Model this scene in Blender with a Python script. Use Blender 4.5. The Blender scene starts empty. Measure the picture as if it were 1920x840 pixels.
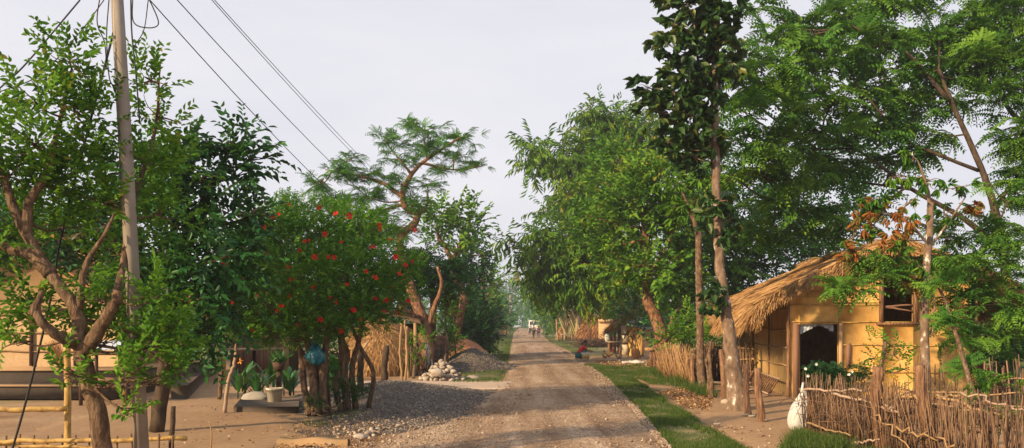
import bpy, bmesh, math, random
import numpy as np
from mathutils import Vector, Matrix
R = math.radians
C = bpy.context.scene.collection
SC = bpy.context.scene

# ---------------------------------------------------------------- camera, world, sun, exposure
F, CX, HY, CAMH = 1500.0, 960.0, 607.0, 1.7
cam_d = bpy.data.cameras.new('camera'); cam = bpy.data.objects.new('camera', cam_d); C.objects.link(cam)
cam.location = (0, 0, CAMH); cam.rotation_euler = (R(90), 0, 0)
cam_d.sensor_width = 36.0; cam_d.lens = 36.0 * F / 1920.0
cam_d.shift_y = (HY - 420.0) / 1920.0
cam_d.clip_start = 0.1; cam_d.clip_end = 4000
SC.camera = cam

SUN_EL = 24.0
SUN_DIR = Vector((0.77, 0.64, 0)).normalized()            # horizontal direction the light travels
w = bpy.data.worlds.new("World"); SC.world = w; w.use_nodes = True
nt = w.node_tree; nt.nodes.clear()
sky = nt.nodes.new('ShaderNodeTexSky'); sky.sky_type = 'NISHITA'; sky.sun_disc = False
sky.sun_elevation = R(SUN_EL); sky.sun_rotation = math.atan2(-SUN_DIR.x, -SUN_DIR.y)
sky.air_density = 1.0; sky.dust_density = 4.0; sky.ozone_density = 1.0
bg = nt.nodes.new('ShaderNodeBackground'); bg.inputs[1].default_value = 0.05
bg2 = nt.nodes.new('ShaderNodeBackground'); bg2.inputs[1].default_value = 1.0
# thin pale overcast veil, a little cloud structure
tc = nt.nodes.new('ShaderNodeTexCoord'); mp = nt.nodes.new('ShaderNodeMapping'); mp.inputs['Scale'].default_value = (1, 1, 4)
ns = nt.nodes.new('ShaderNodeTexNoise'); ns.inputs['Scale'].default_value = 2.2; ns.inputs['Detail'].default_value = 6
cr = nt.nodes.new('ShaderNodeValToRGB')
cr.color_ramp.elements[0].position = .3; cr.color_ramp.elements[0].color = (.56, .56, .62, 1)
cr.color_ramp.elements[1].position = .75; cr.color_ramp.elements[1].color = (.68, .665, .69, 1)
nt.links.new(tc.outputs['Generated'], mp.inputs[0]); nt.links.new(mp.outputs[0], ns.inputs[0]); nt.links.new(ns.outputs[0], cr.inputs[0]); nt.links.new(cr.outputs[0], bg2.inputs[0])
mix = nt.nodes.new('ShaderNodeMixShader'); mix.inputs[0].default_value = 0.86
out = nt.nodes.new('ShaderNodeOutputWorld')
nt.links.new(sky.outputs[0], bg.inputs[0]); nt.links.new(bg.outputs[0], mix.inputs[1]); nt.links.new(bg2.outputs[0], mix.inputs[2]); nt.links.new(mix.outputs[0], out.inputs[0])
sd = bpy.data.lights.new('sun', 'SUN'); sd.energy = 5.0; sd.angle = R(1.0); sd.color = (1.0, 0.74, 0.44)
so = bpy.data.objects.new('sun', sd); C.objects.link(so); so.location = (-20, -10, 20)
ld = Vector((SUN_DIR.x * math.cos(R(SUN_EL)), SUN_DIR.y * math.cos(R(SUN_EL)), -math.sin(R(SUN_EL))))
so.rotation_euler = ld.to_track_quat('-Z', 'Y').to_euler()
SC.view_settings.view_transform = 'Standard'; SC.view_settings.look = 'None'
SC.view_settings.exposure = 0.62; SC.view_settings.gamma = 1.0
SC.render.engine = 'CYCLES'; SC.cycles.use_denoising = True
SC.cycles.max_bounces = 6; SC.cycles.diffuse_bounces = 3; SC.cycles.transmission_bounces = 3; SC.cycles.transparent_max_bounces = 4; SC.cycles.volume_bounces = 0

def W(px, py, Y): return np.array([(px - CX) / F * Y, Y, CAMH + (HY - py) / F * Y])
def G(px, py):
    Y = F * CAMH / (py - HY); return np.array([(px - CX) / F * Y, Y, 0.0])
def nrm(v):
    v = np.asarray(v, float); return v / (np.linalg.norm(v, axis=-1, keepdims=True) + 1e-9)

# ---------------------------------------------------------------- materials
def newmat(name):
    m = bpy.data.materials.new(name); m.use_nodes = True; n = m.node_tree; n.nodes.clear()
    o = n.nodes.new('ShaderNodeOutputMaterial'); return m, n, o
def ramp(n, fac, cols, pos=None):
    r = n.nodes.new('ShaderNodeValToRGB'); e = r.color_ramp.elements
    pos = pos or [i / (len(cols) - 1) for i in range(len(cols))]
    while len(e) < len(cols): e.new(.5)
    for i, (c, p) in enumerate(zip(cols, pos)): e[i].position = p; e[i].color = (*c, 1)
    n.links.new(fac, r.inputs[0]); return r.outputs[0]
def noise(n, scale, detail=6, vec=None, rough=.6, stretch=None):
    t = n.nodes.new('ShaderNodeTexNoise'); t.inputs['Scale'].default_value = scale; t.inputs['Detail'].default_value = detail; t.inputs['Roughness'].default_value = rough
    if vec is None:
        c = n.nodes.new('ShaderNodeTexCoord'); vec = c.outputs['Object']
    if stretch:
        m = n.nodes.new('ShaderNodeMapping'); m.inputs['Scale'].default_value = stretch; n.links.new(vec, m.inputs[0]); vec = m.outputs[0]
    n.links.new(vec, t.inputs['Vector']); return t.outputs['Fac']
def mixc(n, fac, a, b, mode='MIX'):
    m = n.nodes.new('ShaderNodeMix'); m.data_type = 'RGBA'; m.blend_type = mode
    if isinstance(fac, (int, float)): m.inputs[0].default_value = fac
    else: n.links.new(fac, m.inputs[0])
    for s, v in ((6, a), (7, b)):
        if isinstance(v, tuple): m.inputs[s].default_value = (*v, 1)
        else: n.links.new(v, m.inputs[s])
    return m.outputs[2]
def bump(n, h, s, d=.02):
    b = n.nodes.new('ShaderNodeBump'); b.inputs['Strength'].default_value = s; b.inputs['Distance'].default_value = d; n.links.new(h, b.inputs['Height']); return b.outputs[0]
def attr(n):
    a = n.nodes.new('ShaderNodeAttribute'); a.attribute_name = 'tint'; return a.outputs['Fac']
def leafmat(name, cols, trans=.35, rough=.55, spec=.08):
    m, n, o = newmat(name)
    if name.startswith('leaf_'): cols = [(r_ * 1.12, g_ * 1.42, b_ * 1.0) for r_, g_, b_ in cols]
    pos = None
    if name in ('leaf_near', 'leaf_broad', 'leaf_bamboo'): k = len(cols); pos = [.9 * i / (k - 1) for i in range(k)] + [1.0]; cols = cols + [(.27, .22, .04)]
    c = ramp(n, attr(n), cols, pos)
    p = n.nodes.new('ShaderNodeBsdfPrincipled'); p.inputs['Roughness'].default_value = rough; p.inputs['Specular IOR Level'].default_value = spec
    n.links.new(c, p.inputs['Base Color'])
    t = n.nodes.new('ShaderNodeBsdfTranslucent'); tcx = mixc(n, .5, c, (.13, .26, .02), 'MIX'); n.links.new(tcx, t.inputs[0])
    x = n.nodes.new('ShaderNodeMixShader'); x.inputs[0].default_value = trans
    n.links.new(p.outputs[0], x.inputs[1]); n.links.new(t.outputs[0], x.inputs[2]); n.links.new(x.outputs[0], o.inputs[0]); return m
def pmat(name, cols, scale=8, stretch=None, rough=.85, bs=.4, bd=.02, tint=0.0, pos=None, spec=.3, detail=8, metal=0, scale2=None, cols2=None, fac2=.5):
    """noise-coloured surface; tint>0 blends the per-piece random attribute into the ramp"""
    m, n, o = newmat(name); f = noise(n, scale, detail, stretch=stretch)
    if tint > 0:
        mm = n.nodes.new('ShaderNodeMix'); mm.inputs[0].default_value = tint; n.links.new(f, mm.inputs[2]); n.links.new(attr(n), mm.inputs[3]); f2 = mm.outputs[0]
    else: f2 = f
    c = ramp(n, f2, cols, pos)
    if cols2: c = mixc(n, fac2, c, ramp(n, noise(n, scale2, 5), cols2, [.35, .65]), 'MULTIPLY')
    p = n.nodes.new('ShaderNodeBsdfPrincipled'); p.inputs['Roughness'].default_value = rough; p.inputs['Specular IOR Level'].default_value = spec; p.inputs['Metallic'].default_value = metal
    n.links.new(c, p.inputs['Base Color'])
    if bs: n.links.new(bump(n, f, bs, bd), p.inputs['Normal'])
    n.links.new(p.outputs[0], o.inputs[0]); return m

M = {}
M['leaf_near'] = leafmat('leaf_near', [(.02, .06, .012), (.045, .105, .018), (.09, .17, .022), (.15, .25, .03)], .4)
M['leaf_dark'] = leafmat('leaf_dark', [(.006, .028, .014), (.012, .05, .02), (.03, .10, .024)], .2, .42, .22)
M['leaf_hib'] = leafmat('leaf_hibiscus', [(.02, .07, .018), (.05, .13, .025), (.11, .20, .03), (.16, .23, .04)], .3)
M['leaf_feather'] = leafmat('leaf_feathery', [(.02, .06, .018), (.05, .115, .024), (.10, .17, .028), (.16, .23, .035)], .3)
M['leaf_fern'] = leafmat('leaf_flame', [(.025, .08, .022), (.06, .15, .03), (.11, .20, .045)], .35)
M['leaf_bamboo'] = leafmat('leaf_bamboo', [(.025, .065, .016), (.065, .13, .022), (.13, .20, .03), (.24, .24, .04)], .35)
M['leaf_broad'] = leafmat('leaf_broad', [(.02, .055, .015), (.05, .11, .02), (.10, .175, .025), (.17, .23, .03)], .3)
M['leaf_big'] = leafmat('leaf_big', [(.008, .022, .010), (.018, .042, .015), (.035, .065, .018), (.10, .085, .025)], .15, .4, .3)
M['leaf_red'] = leafmat('leaf_red', [(.30, .045, .02), (.32, .08, .035), (.20, .12, .04), (.07, .11, .03)], .35)
M['leaf_far'] = leafmat('leaf_far', [(.018, .06, .025), (.04, .11, .035), (.075, .16, .04)], .3)
M['grass'] = leafmat('grass_blade', [(.03, .065, .018), (.06, .115, .022), (.15, .17, .05)], .3)
M['petal'] = leafmat('petal_red', [(.42, .006, .012), (.70, .015, .018)], .15, .6)
M['litter'] = leafmat('dead_leaf', [(.10, .035, .018), (.22, .09, .035), (.40, .24, .11), (.55, .42, .26)], .1, .8)
M['bark'] = pmat('bark_brown', [(.045, .028, .018), (.14, .085, .05), (.27, .18, .11)], 22, (1, 1, .3), .9, 1.0, .06, pos=[.3, .5, .7])
M['bark_red'] = pmat('bark_reddish', [(.075, .035, .02), (.21, .10, .055), (.34, .19, .11)], 13, (1, 1, .35), .9, 1.0, .09, pos=[.33, .5, .66])
M['bark_pale'] = pmat('bark_pale', [(.07, .042, .025), (.16, .10, .06), (.33, .25, .18)], 22, (1, 1, .5), .9, 1.0, .04, pos=[.35, .55, .7])
M['bark_spot'] = pmat('bark_lichen', [(.085, .055, .035), (.18, .12, .08), (.24, .17, .12), (.62, .60, .54)], 9, (1, 1, .6), .9, .7, .03, pos=[.3, .5, .60, .66])
M['bark_dark'] = pmat('bark_dark', [(.022, .015, .010), (.06, .04, .025), (.11, .075, .05)], 10, (1, 1, .4), .9, .8, .04, pos=[.3, .5, .7])
M['stick'] = pmat('stick_wood', [(.045, .026, .017), (.135, .075, .043), (.30, .19, .11)], 5, (1, 1, .4), .85, .4, .01, tint=.75)
M['stick_pale'] = pmat('bamboo_pale', [(.17, .09, .04), (.32, .20, .095), (.46, .32, .17)], 5, (1, 1, .3), .7, .2, .01, tint=.6)
M['bamboo'] = pmat('bamboo_yellow', [(.16, .09, .03), (.42, .26, .075), (.50, .36, .13)], 16, (1, 1, .5), .6, .4, .01, pos=[.3, .5, .7])
M['rail_grey'] = pmat('weathered_rail', [(.20, .13, .09), (.34, .24, .17), (.46, .36, .27)], 6, (1, 1, 1), .85, .4, .01)
M['straw'] = pmat('straw', [(.10, .05, .025), (.31, .165, .065), (.46, .275, .11), (.54, .37, .19)], 3, None, .9, .1, .01, tint=.75)
M['straw_red'] = pmat('straw_reddish', [(.16, .07, .03), (.32, .15, .06), (.46, .25, .10)], 3, None, .9, .1, .01, tint=.75)
M['mud'] = pmat('mud_plaster', [(.46, .265, .08), (.62, .38, .12), (.68, .45, .17)], 2.6, (1, 1, 1), .9, .3, .02, pos=[.25, .5, .75], scale2=4.5, cols2=[(.66, .58, .50), (1.05, 1.03, 1)], fac2=.75)
M['mat_wall'] = pmat('woven_wall', [(.26, .14, .05), (.50, .31, .11), (.64, .46, .19)], 3.0, (5, 5, .5), .9, .6, .015, pos=[.25, .5, .72])
M['mud_tan'] = pmat('tan_mud', [(.27, .17, .09), (.40, .275, .155), (.46, .34, .21)], 1.6, None, .9, .4, .02, scale2=14, cols2=[(.75, .72, .68), (1, 1, 1)], fac2=.8)
M['plinth'] = pmat('shade_toned_plinth', [(.05, .038, .028), (.085, .065, .05), (.12, .098, .075)], 5, None, .9, .4, .02)  # base colour darkened to carry the shade over the house plinth
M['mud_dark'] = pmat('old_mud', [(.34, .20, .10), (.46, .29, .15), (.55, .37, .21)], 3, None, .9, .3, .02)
M['dark_wood'] = pmat('dark_wood', [(.03, .018, .012), (.08, .045, .028), (.14, .085, .05)], 6, (4, 4, .5), .8, .4, .01)
M['plank'] = pmat('weathered_plank', [(.10, .05, .035), (.22, .12, .08), (.34, .20, .13)], 5, (5, 5, .5), .85, .5, .01, tint=.5)
M['post_wood'] = pmat('post_wood', [(.07, .038, .022), (.21, .11, .06), (.38, .23, .13)], 16, (2, 2, .25), .9, 1, .04, pos=[.3, .5, .7])
M['concrete'] = pmat('old_concrete', [(.20, .18, .15), (.30, .27, .23), (.38, .35, .30)], 6, None, .9, .4, .01)
M['pole'] = pmat('pole_concrete', [(.17, .145, .12), (.28, .24, .20), (.38, .34, .29)], 5, (1, 1, .5), .85, .5, .008, scale2=1.2, cols2=[(.7, .66, .6), (1, 1, 1)], fac2=.8)
M['white_paint'] = pmat('white_plastic', [(.62, .60, .55), (.76, .75, .70)], 5, None, .45, .05)
M['cloth_white'] = pmat('sacking_white', [(.30, .29, .28), (.50, .49, .47), (.60, .58, .55)], 6, None, .8, .5, .02)
M['cream'] = pmat('cream_plastic', [(.58, .50, .36), (.74, .68, .54)], 5, None, .5, .1)
M['blue_bag'] = pmat('blue_plastic', [(.015, .10, .17), (.03, .19, .23), (.22, .36, .34)], 9, None, .35, .8, .03, pos=[.35, .55, .72])
M['clear_plastic'] = pmat('grey_plastic_sheet', [(.12, .15, .19), (.34, .40, .46), (.6, .62, .62)], 8, (1, 1, 3), .4, .8, .02)
M['tin'] = pmat('corrugated_tin', [(.08, .10, .085), (.15, .18, .16), (.24, .25, .22)], 4, None, .6, .2, .01)
M['tin_blue'] = pmat('pale_tin', [(.34, .42, .52), (.5, .56, .62), (.62, .64, .66)], 4, None, .5, .1, .01)
M['brick'] = pmat('old_block', [(.09, .07, .055), (.15, .11, .085), (.22, .16, .12)], 10, None, .9, .6, .02)
M['brick_red'] = pmat('brick_red', [(.25, .11, .06), (.38, .19, .11)], 10, None, .9, .6, .02)
M['rock'] = pmat('river_rock', [(.20, .16, .125), (.36, .30, .24), (.50, .44, .37)], 4, None, .85, .3, .02, tint=.6)
M['pebble'] = pmat('gravel_stone', [(.05, .042, .036), (.12, .10, .085), (.22, .19, .165), (.44, .40, .35)], 3, None, .85, 0, tint=.85, pos=[0, .35, .75, 1])
M['pebble_warm'] = pmat('road_stone', [(.17, .11, .075), (.29, .21, .15), (.46, .37, .28)], 3, None, .85, 0, tint=.85)
M['gravel_base'] = pmat('gravel_bed', [(.05, .04, .032), (.105, .085, .07), (.18, .15, .13)], 30, None, .95, 1, .03, detail=12)
M['red_soil'] = pmat('red_soil', [(.20, .075, .04), (.33, .14, .075), (.42, .20, .11)], 5, None, .95, .8, .05)
M['wire'] = pmat('black_cable', [(.02, .02, .02), (.035, .03, .03)], 5, None, .6, 0)
M['rubber'] = pmat('black_rubber', [(.015, .015, .015), (.03, .03, .03)], 5, None, .8, 0)
M['glass'] = pmat('dark_glass', [(.03, .04, .045), (.05, .06, .07)], 5, None, .1, 0, spec=.6)
M['car_white'] = pmat('car_paint', [(.62, .58, .48), (.74, .70, .60)], 3, None, .4, 0)
M['skin'] = pmat('skin_brown', [(.22, .11, .06), (.28, .15, .09)], 6, None, .6, 0)
M['hair'] = pmat('hair_black', [(.010, .008, .008), (.02, .015, .013)], 9, None, .6, .2)
M['red_cloth'] = pmat('red_cloth', [(.42, .02, .03), (.55, .04, .045)], 6, None, .85, .3)
M['teal_cloth'] = pmat('teal_cloth', [(.01, .09, .09), (.02, .14, .13)], 6, None, .85, .3)
M['blue_cloth'] = pmat('pale_blue_cloth', [(.30, .38, .50), (.42, .5, .6)], 6, None, .85, .3)
M['purple_cloth'] = pmat('purple_cloth', [(.06, .04, .09), (.10, .07, .13)], 6, None, .85, .3)
M['dark_cloth'] = pmat('dark_cloth', [(.03, .025, .03), (.05, .045, .05)], 6, None, .85, .3)
M['feather_gold'] = pmat('feather_gold', [(.45, .22, .06), (.70, .50, .22)], 14, None, .8, .3)
M['feather_red'] = pmat('feather_red', [(.35, .06, .03), (.5, .12, .05)], 14, None, .8, .3)
M['feather_dark'] = pmat('feather_dark', [(.03, .025, .025), (.08, .06, .05)], 14, None, .8, .3)
M['feather_brown'] = pmat('feather_brown', [(.15, .07, .04), (.28, .14, .08)], 14, None, .8, .3)

# ---------------------------------------------------------------- mesh builder
def tag(o, label=None, cat=None, group=None, kind=None):
    if label: o['label'] = label
    if cat: o['category'] = cat
    if group: o['group'] = group
    if kind: o['kind'] = kind
    return o
def thing(name, label, cat, loc, group=None):
    o = bpy.data.objects.new(name, None); o.empty_display_size = .2; C.objects.link(o)
    o.location = tuple(float(v) for v in loc); return tag(o, label, cat, group)
def rootof(o):
    while o.parent: o = o.parent
    return o
class MB:
    def __init__(s): s.v = []; s.q = []; s.t = []; s.tint = []; s.n = 0
    def add(s, v, quads=None, tris=None, tint=.5):
        v = np.asarray(v, float).reshape(-1, 3)
        if quads is not None and len(quads): s.q.append(np.asarray(quads, int) + s.n)
        if tris is not None and len(tris): s.t.append(np.asarray(tris, int) + s.n)
        s.v.append(v); s.tint.append(np.broadcast_to(np.asarray(tint, float), (len(v),)).copy()); s.n += len(v); return s
    def tube(s, pts, rad, n=8, tint=.5, jit=0, cap=True, rng=None, square=False):
        P = np.array([np.asarray(p, float) for p in pts]); k = len(P)
        rad = np.interp(np.linspace(0, 1, k), np.linspace(0, 1, len(np.atleast_1d(rad))), np.atleast_1d(rad)) if np.ndim(rad) else np.full(k, float(rad))
        T = np.gradient(P, axis=0); T = nrm(T)
        up = np.array([0, 0, 1.0]) if abs(T[0, 2]) < .9 else np.array([0, 1.0, 0])
        rings = []
        x = nrm(np.cross(T[0], up))
        for i in range(k):
            x = nrm(x - T[i] * np.dot(x, T[i])); y = np.cross(T[i], x)
            a = np.arange(n) * 2 * np.pi / n + (np.pi / 4 if square else 0)
            r = rad[i] * (1 + (rng.uniform(-jit, jit, n) if (jit and rng is not None) else 0))
            rings.append(P[i] + (np.cos(a) * r)[:, None] * x + (np.sin(a) * r)[:, None] * y)
        V = np.concatenate(rings); i = np.arange(k - 1)[:, None] * n; j = np.arange(n)[None, :]; j2 = (j + 1) % n
        Q = np.stack([i + j, i + j2, i + n + j2, i + n + j], -1).reshape(-1, 4)
        Tt = None
        if cap:
            V = np.concatenate([V, P[:1], P[-1:]]); c0 = k * n
            Tt = [(c0, (a + 1) % n, a) for a in range(n)] + [(c0 + 1, (k - 1) * n + a, (k - 1) * n + (a + 1) % n) for a in range(n)]
        return s.add(V, Q, Tt, tint)
    def box(s, c, size, rot=0, tint=.5, M3=None):
        h = np.array(size) / 2.0
        v = np.array([[x, y, z] for z in (-1, 1) for y in (-1, 1) for x in (-1, 1)]) * h
        if M3 is not None: v = v @ np.array(M3).T
        elif rot: cz, sz = math.cos(rot), math.sin(rot); v = v @ np.array([[cz, -sz, 0], [sz, cz, 0], [0, 0, 1]]).T
        return s.add(v + np.asarray(c), [(0, 2, 3, 1), (4, 5, 7, 6), (0, 1, 5, 4), (2, 6, 7, 3), (0, 4, 6, 2), (1, 3, 7, 5)], None, tint)
    def prism(s, poly, off, tint=.5):
        """polygon (3-D points) extruded by vector off (convex)"""
        P = np.array(poly, float); k = len(P); V = np.concatenate([P, P + np.asarray(off)])
        t = [(0, i, i + 1) for i in range(1, k - 1)] + [(k, k + i + 1, k + i) for i in range(1, k - 1)]
        return s.add(V, [(i, (i + 1) % k, k + (i + 1) % k, k + i) for i in range(k)], t, tint)
    def grid(s, V, tint=.5, close=False):
        a, b = V.shape[:2]; I = np.arange(a * b).reshape(a, b)
        J = np.roll(I, -1, 1) if close else I
        A = I[:-1] if close else I[:-1, :-1]; B = J[:-1] if close else I[:-1, 1:]; Cc = J[1:] if close else I[1:, 1:]; D = I[1:] if close else I[1:, :-1]
        return s.add(V.reshape(-1, 3), np.stack([A, B, Cc, D], -1).reshape(-1, 4), None, tint if np.ndim(tint) == 0 else np.asarray(tint).reshape(-1))
    def build(s, name, mat, parent=None, smooth=False, origin=None):
        V = np.concatenate(s.v) if s.v else np.zeros((0, 3)); Tn = np.concatenate(s.tint)
        off = np.array(rootof(parent).location) if parent else (np.asarray(origin, float) if origin is not None else np.zeros(3))
        V = V - off
        q = np.concatenate(s.q) if s.q else np.zeros((0, 4), int); t = np.concatenate(s.t) if s.t else np.zeros((0, 3), int)
        me = bpy.data.meshes.new(name); me.vertices.add(len(V)); me.vertices.foreach_set('co', V.astype(np.float32).ravel())
        L = np.concatenate([q.ravel(), t.ravel()]).astype(np.int32); me.loops.add(len(L)); me.loops.foreach_set('vertex_index', L)
        st = np.concatenate([np.arange(len(q)) * 4, len(q) * 4 + np.arange(len(t)) * 3]).astype(np.int32)
        me.polygons.add(len(st)); me.polygons.foreach_set('loop_start', st)
        me.update(calc_edges=True)
        a = me.attributes.new('tint', 'FLOAT', 'POINT'); a.data.foreach_set('value', Tn.astype(np.float32))
        if smooth: me.polygons.foreach_set('use_smooth', np.ones(len(st), bool))
        me.materials.append(mat); me.validate()
        o = bpy.data.objects.new(name, me); C.objects.link(o)
        if parent: o.parent = parent
        else: o.location = tuple(off)
        return o
def single(mb, name, mat, label, cat, origin, group=None, smooth=False):
    return tag(mb.build(name, mat, None, smooth, origin), label, cat, group)
def copy_tree(o, parent=None):
    c = o.copy(); C.objects.link(c); c.parent = parent
    for ch in list(o.children): copy_tree(ch, c)
    return c
def poly(pts, n=None, k=6, wob=0, rng=None):
    """smooth curve through points"""
    P = np.array([np.asarray(p, float) for p in pts]); m = len(P)
    if m < 3: n_ = k + 1; Q = P[0] + np.linspace(0, 1, n_)[:, None] * (P[-1] - P[0])
    else:
        E = np.concatenate([[2 * P[0] - P[1]], P, [2 * P[-1] - P[-2]]]); out_ = []
        for i in range(m - 1):
            p0, p1, p2, p3 = E[i:i + 4]
            for t in np.linspace(0, 1, k, endpoint=False): out_.append(.5 * ((2 * p1) + (-p0 + p2) * t + (2 * p0 - 5 * p1 + 4 * p2 - p3) * t * t + (-p0 + 3 * p1 - 3 * p2 + p3) * t ** 3))
        out_.append(P[-1]); Q = np.array(out_)
    if wob and rng is not None: Q[1:-1] += rng.normal(0, wob, Q[1:-1].shape)
    return Q

# ---------------------------------------------------------------- foliage
def leafshape(L, wd, simple=False, fold=.35, droop=.12):
    if simple: return np.array([[0, 0, 0], [wd, L * .45, wd * fold], [0, L, -L * droop], [-wd, L * .45, wd * fold]]), np.array([[0, 1, 2], [0, 2, 3]]), None
    return (np.array([[0, 0, 0], [wd * .8, L * .28, wd * fold], [wd * .78, L * .6, wd * fold * .8], [0, L, -L * droop], [-wd * .78, L * .6, wd * fold * .8], [-wd * .8, L * .28, wd * fold]]),
            None, np.array([[0, 1, 2, 3], [0, 3, 4, 5]]))
def basis(D, rng, upn=.5):
    D = nrm(D); up = nrm(np.array([0, 0, 1.0]) + rng.normal(0, upn, D.shape))
    X = nrm(np.cross(D, up)); Z = np.cross(X, D); return np.stack([X, D, Z], -1)      # columns
class Sprig:
    def __init__(s): s.v = []; s.t = []; s.q = []; s.tn = []; s.n = 0
    def leaf(s, p, d, L, wd, rng, simple, droop=.12, up=.35, fold=.35, tn=None):
        v, t, q = leafshape(L, wd, simple, fold, droop); B = basis(np.array([d]), rng, up)[0]; v = v @ B.T + p
        if t is not None: s.t.append(t + s.n)
        if q is not None: s.q.append(q + s.n)
        s.v.append(v); s.n += len(v); s.tn.append(np.full(len(v), rng.random() if tn is None else tn))
    def done(s): return np.concatenate(s.v), (np.concatenate(s.q) if s.q else None), (np.concatenate(s.t) if s.t else None), np.concatenate(s.tn)
def mk_sprigs(kind, L, rng, n=6, simple=False):
    out_ = []
    for _ in range(n):
        s = Sprig()
        if kind == 'broad':      # leafy twig
            k = rng.integers(9, 13); T = L * 3.2
            for i in range(k):
                t = i / (k - 1); a = (1 if i % 2 else -1) * rng.uniform(.5, 1.2); d = np.array([math.sin(a), math.cos(a), rng.uniform(-.5, .35)])
                s.leaf(np.array([0, t * T, -.1 * T * t * t]), d, L * rng.uniform(.7, 1.15), L * rng.uniform(.2, .28), rng, simple, .2, .5)
        elif kind == 'big':      # rosette of drooping large leaves
            k = rng.integers(7, 10)
            for i in range(k):
                a = i * 2.4 + rng.uniform(-.3, .3); d = np.array([math.sin(a), .5 + .3 * rng.random(), math.cos(a) * .6 - .45])
                s.leaf(np.array([0, rng.random() * L * .5, 0]), d, L * rng.uniform(.75, 1.1), L * rng.uniform(.28, .38), rng, simple, .3, .6, .55)
        elif kind == 'bamboo':   # drooping fingers of narrow leaves
            k = rng.integers(10, 14); T = L * 2.4
            for i in range(k):
                t = i / (k - 1); a = (1 if i % 2 else -1) * rng.uniform(.2, .9); d = np.array([math.sin(a) * .8, math.cos(a) * .6, -rng.uniform(.5, 1.2)])
                s.leaf(np.array([0, t * T, -.35 * T * t * t]), d, L * rng.uniform(.7, 1.2), L * rng.uniform(.09, .13), rng, True, .25, .4)
        elif kind == 'droop':    # bunch of long hanging leaves
            k = rng.integers(8, 12)
            for i in range(k):
                a = i * 2.4; d = np.array([math.sin(a) * .6, .25 + math.cos(a) * .5, -rng.uniform(.5, 1.1)])
                s.leaf(np.array([0, rng.random() * L * .3, 0]), d, L * rng.uniform(.75, 1.1), L * rng.uniform(.11, .16), rng, simple, .2, .3)
        elif kind in ('feather', 'fern'):  # whorl of pinnate fronds
            k = rng.integers(5, 8); tn = rng.random()
            for i in range(k):
                a = -1.5 + 3.0 * i / (k - 1) + rng.uniform(-.2, .2); fl = L * rng.uniform(.75, 1.1); el = rng.uniform(-.1, .45)
                fd = np.array([math.sin(a) * math.cos(el), math.cos(a) * math.cos(el), math.sin(el)]); sd_ = nrm(np.cross(fd, [0, 0, 1]))
                m = 7 if kind == 'feather' else 8
                lw = .34 if kind == 'feather' else .30
                for j in range(m):
                    t = (j + 1) / m; p = fd * fl * t + np.array([0, 0, -.55 * fl * t * t])
                    for sg in (-1, 1):
                        ll = fl * lw * (1 - .55 * abs(t - .45)); d = sd_ * sg + fd * .45 + np.array([0, 0, -.45 * t - .1])
                        s.leaf(p, d, ll, ll * (.23 if kind == 'feather' else .20), rng, True, .15, .15, .3, tn=min(1, max(0, tn * .5 + rng.random() * .5)))
        out_.append(s.done())
    return out_
def scatter(mb, sprigs, P, D, S, rng, bias=None, upn=.35, tw=.35):
    P = np.asarray(P); D = np.asarray(D); pick = rng.integers(0, len(sprigs), len(P)); bias = np.zeros(len(P)) if bias is None else bias
    for k, (v, q, t, tn) in enumerate(sprigs):
        idx = np.where(pick == k)[0]
        if not len(idx): continue
        B = basis(D[idx], rng, upn)
        V = np.einsum('nij,vj->nvi', B, v) * S[idx][:, None, None] + P[idx][:, None, :]
        nv = len(v); o = (np.arange(len(idx)) * nv)[:, None, None]
        Q = (q[None] + o).reshape(-1, 4) if q is not None else None; T = (t[None] + o).reshape(-1, 3) if t is not None else None
        tint = np.clip(tn[None, :] * (1 - tw) + tw * rng.random((len(idx), 1)) + bias[idx][:, None], 0, 1)
        mb.add(V.reshape(-1, 3), Q, T, tint.ravel())
KA = dict(broad=3.7, big=2.9, bamboo=1.3, droop=1.9, feather=1.45, fern=1.3)
def clumps(lst):
    """(px, py, rx, ry, Y[, ry_depth in m]) in photo pixels -> world centre and radii"""
    out_ = []
    for c in lst:
        px, py, rx, ry, Y = c[:5]; s_ = Y / F; rd = c[5] if len(c) > 5 else (rx + ry) / 2 * s_
        out_.append((W(px, py, Y), np.array([rx * s_, rd, ry * s_])))
    return out_
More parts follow.
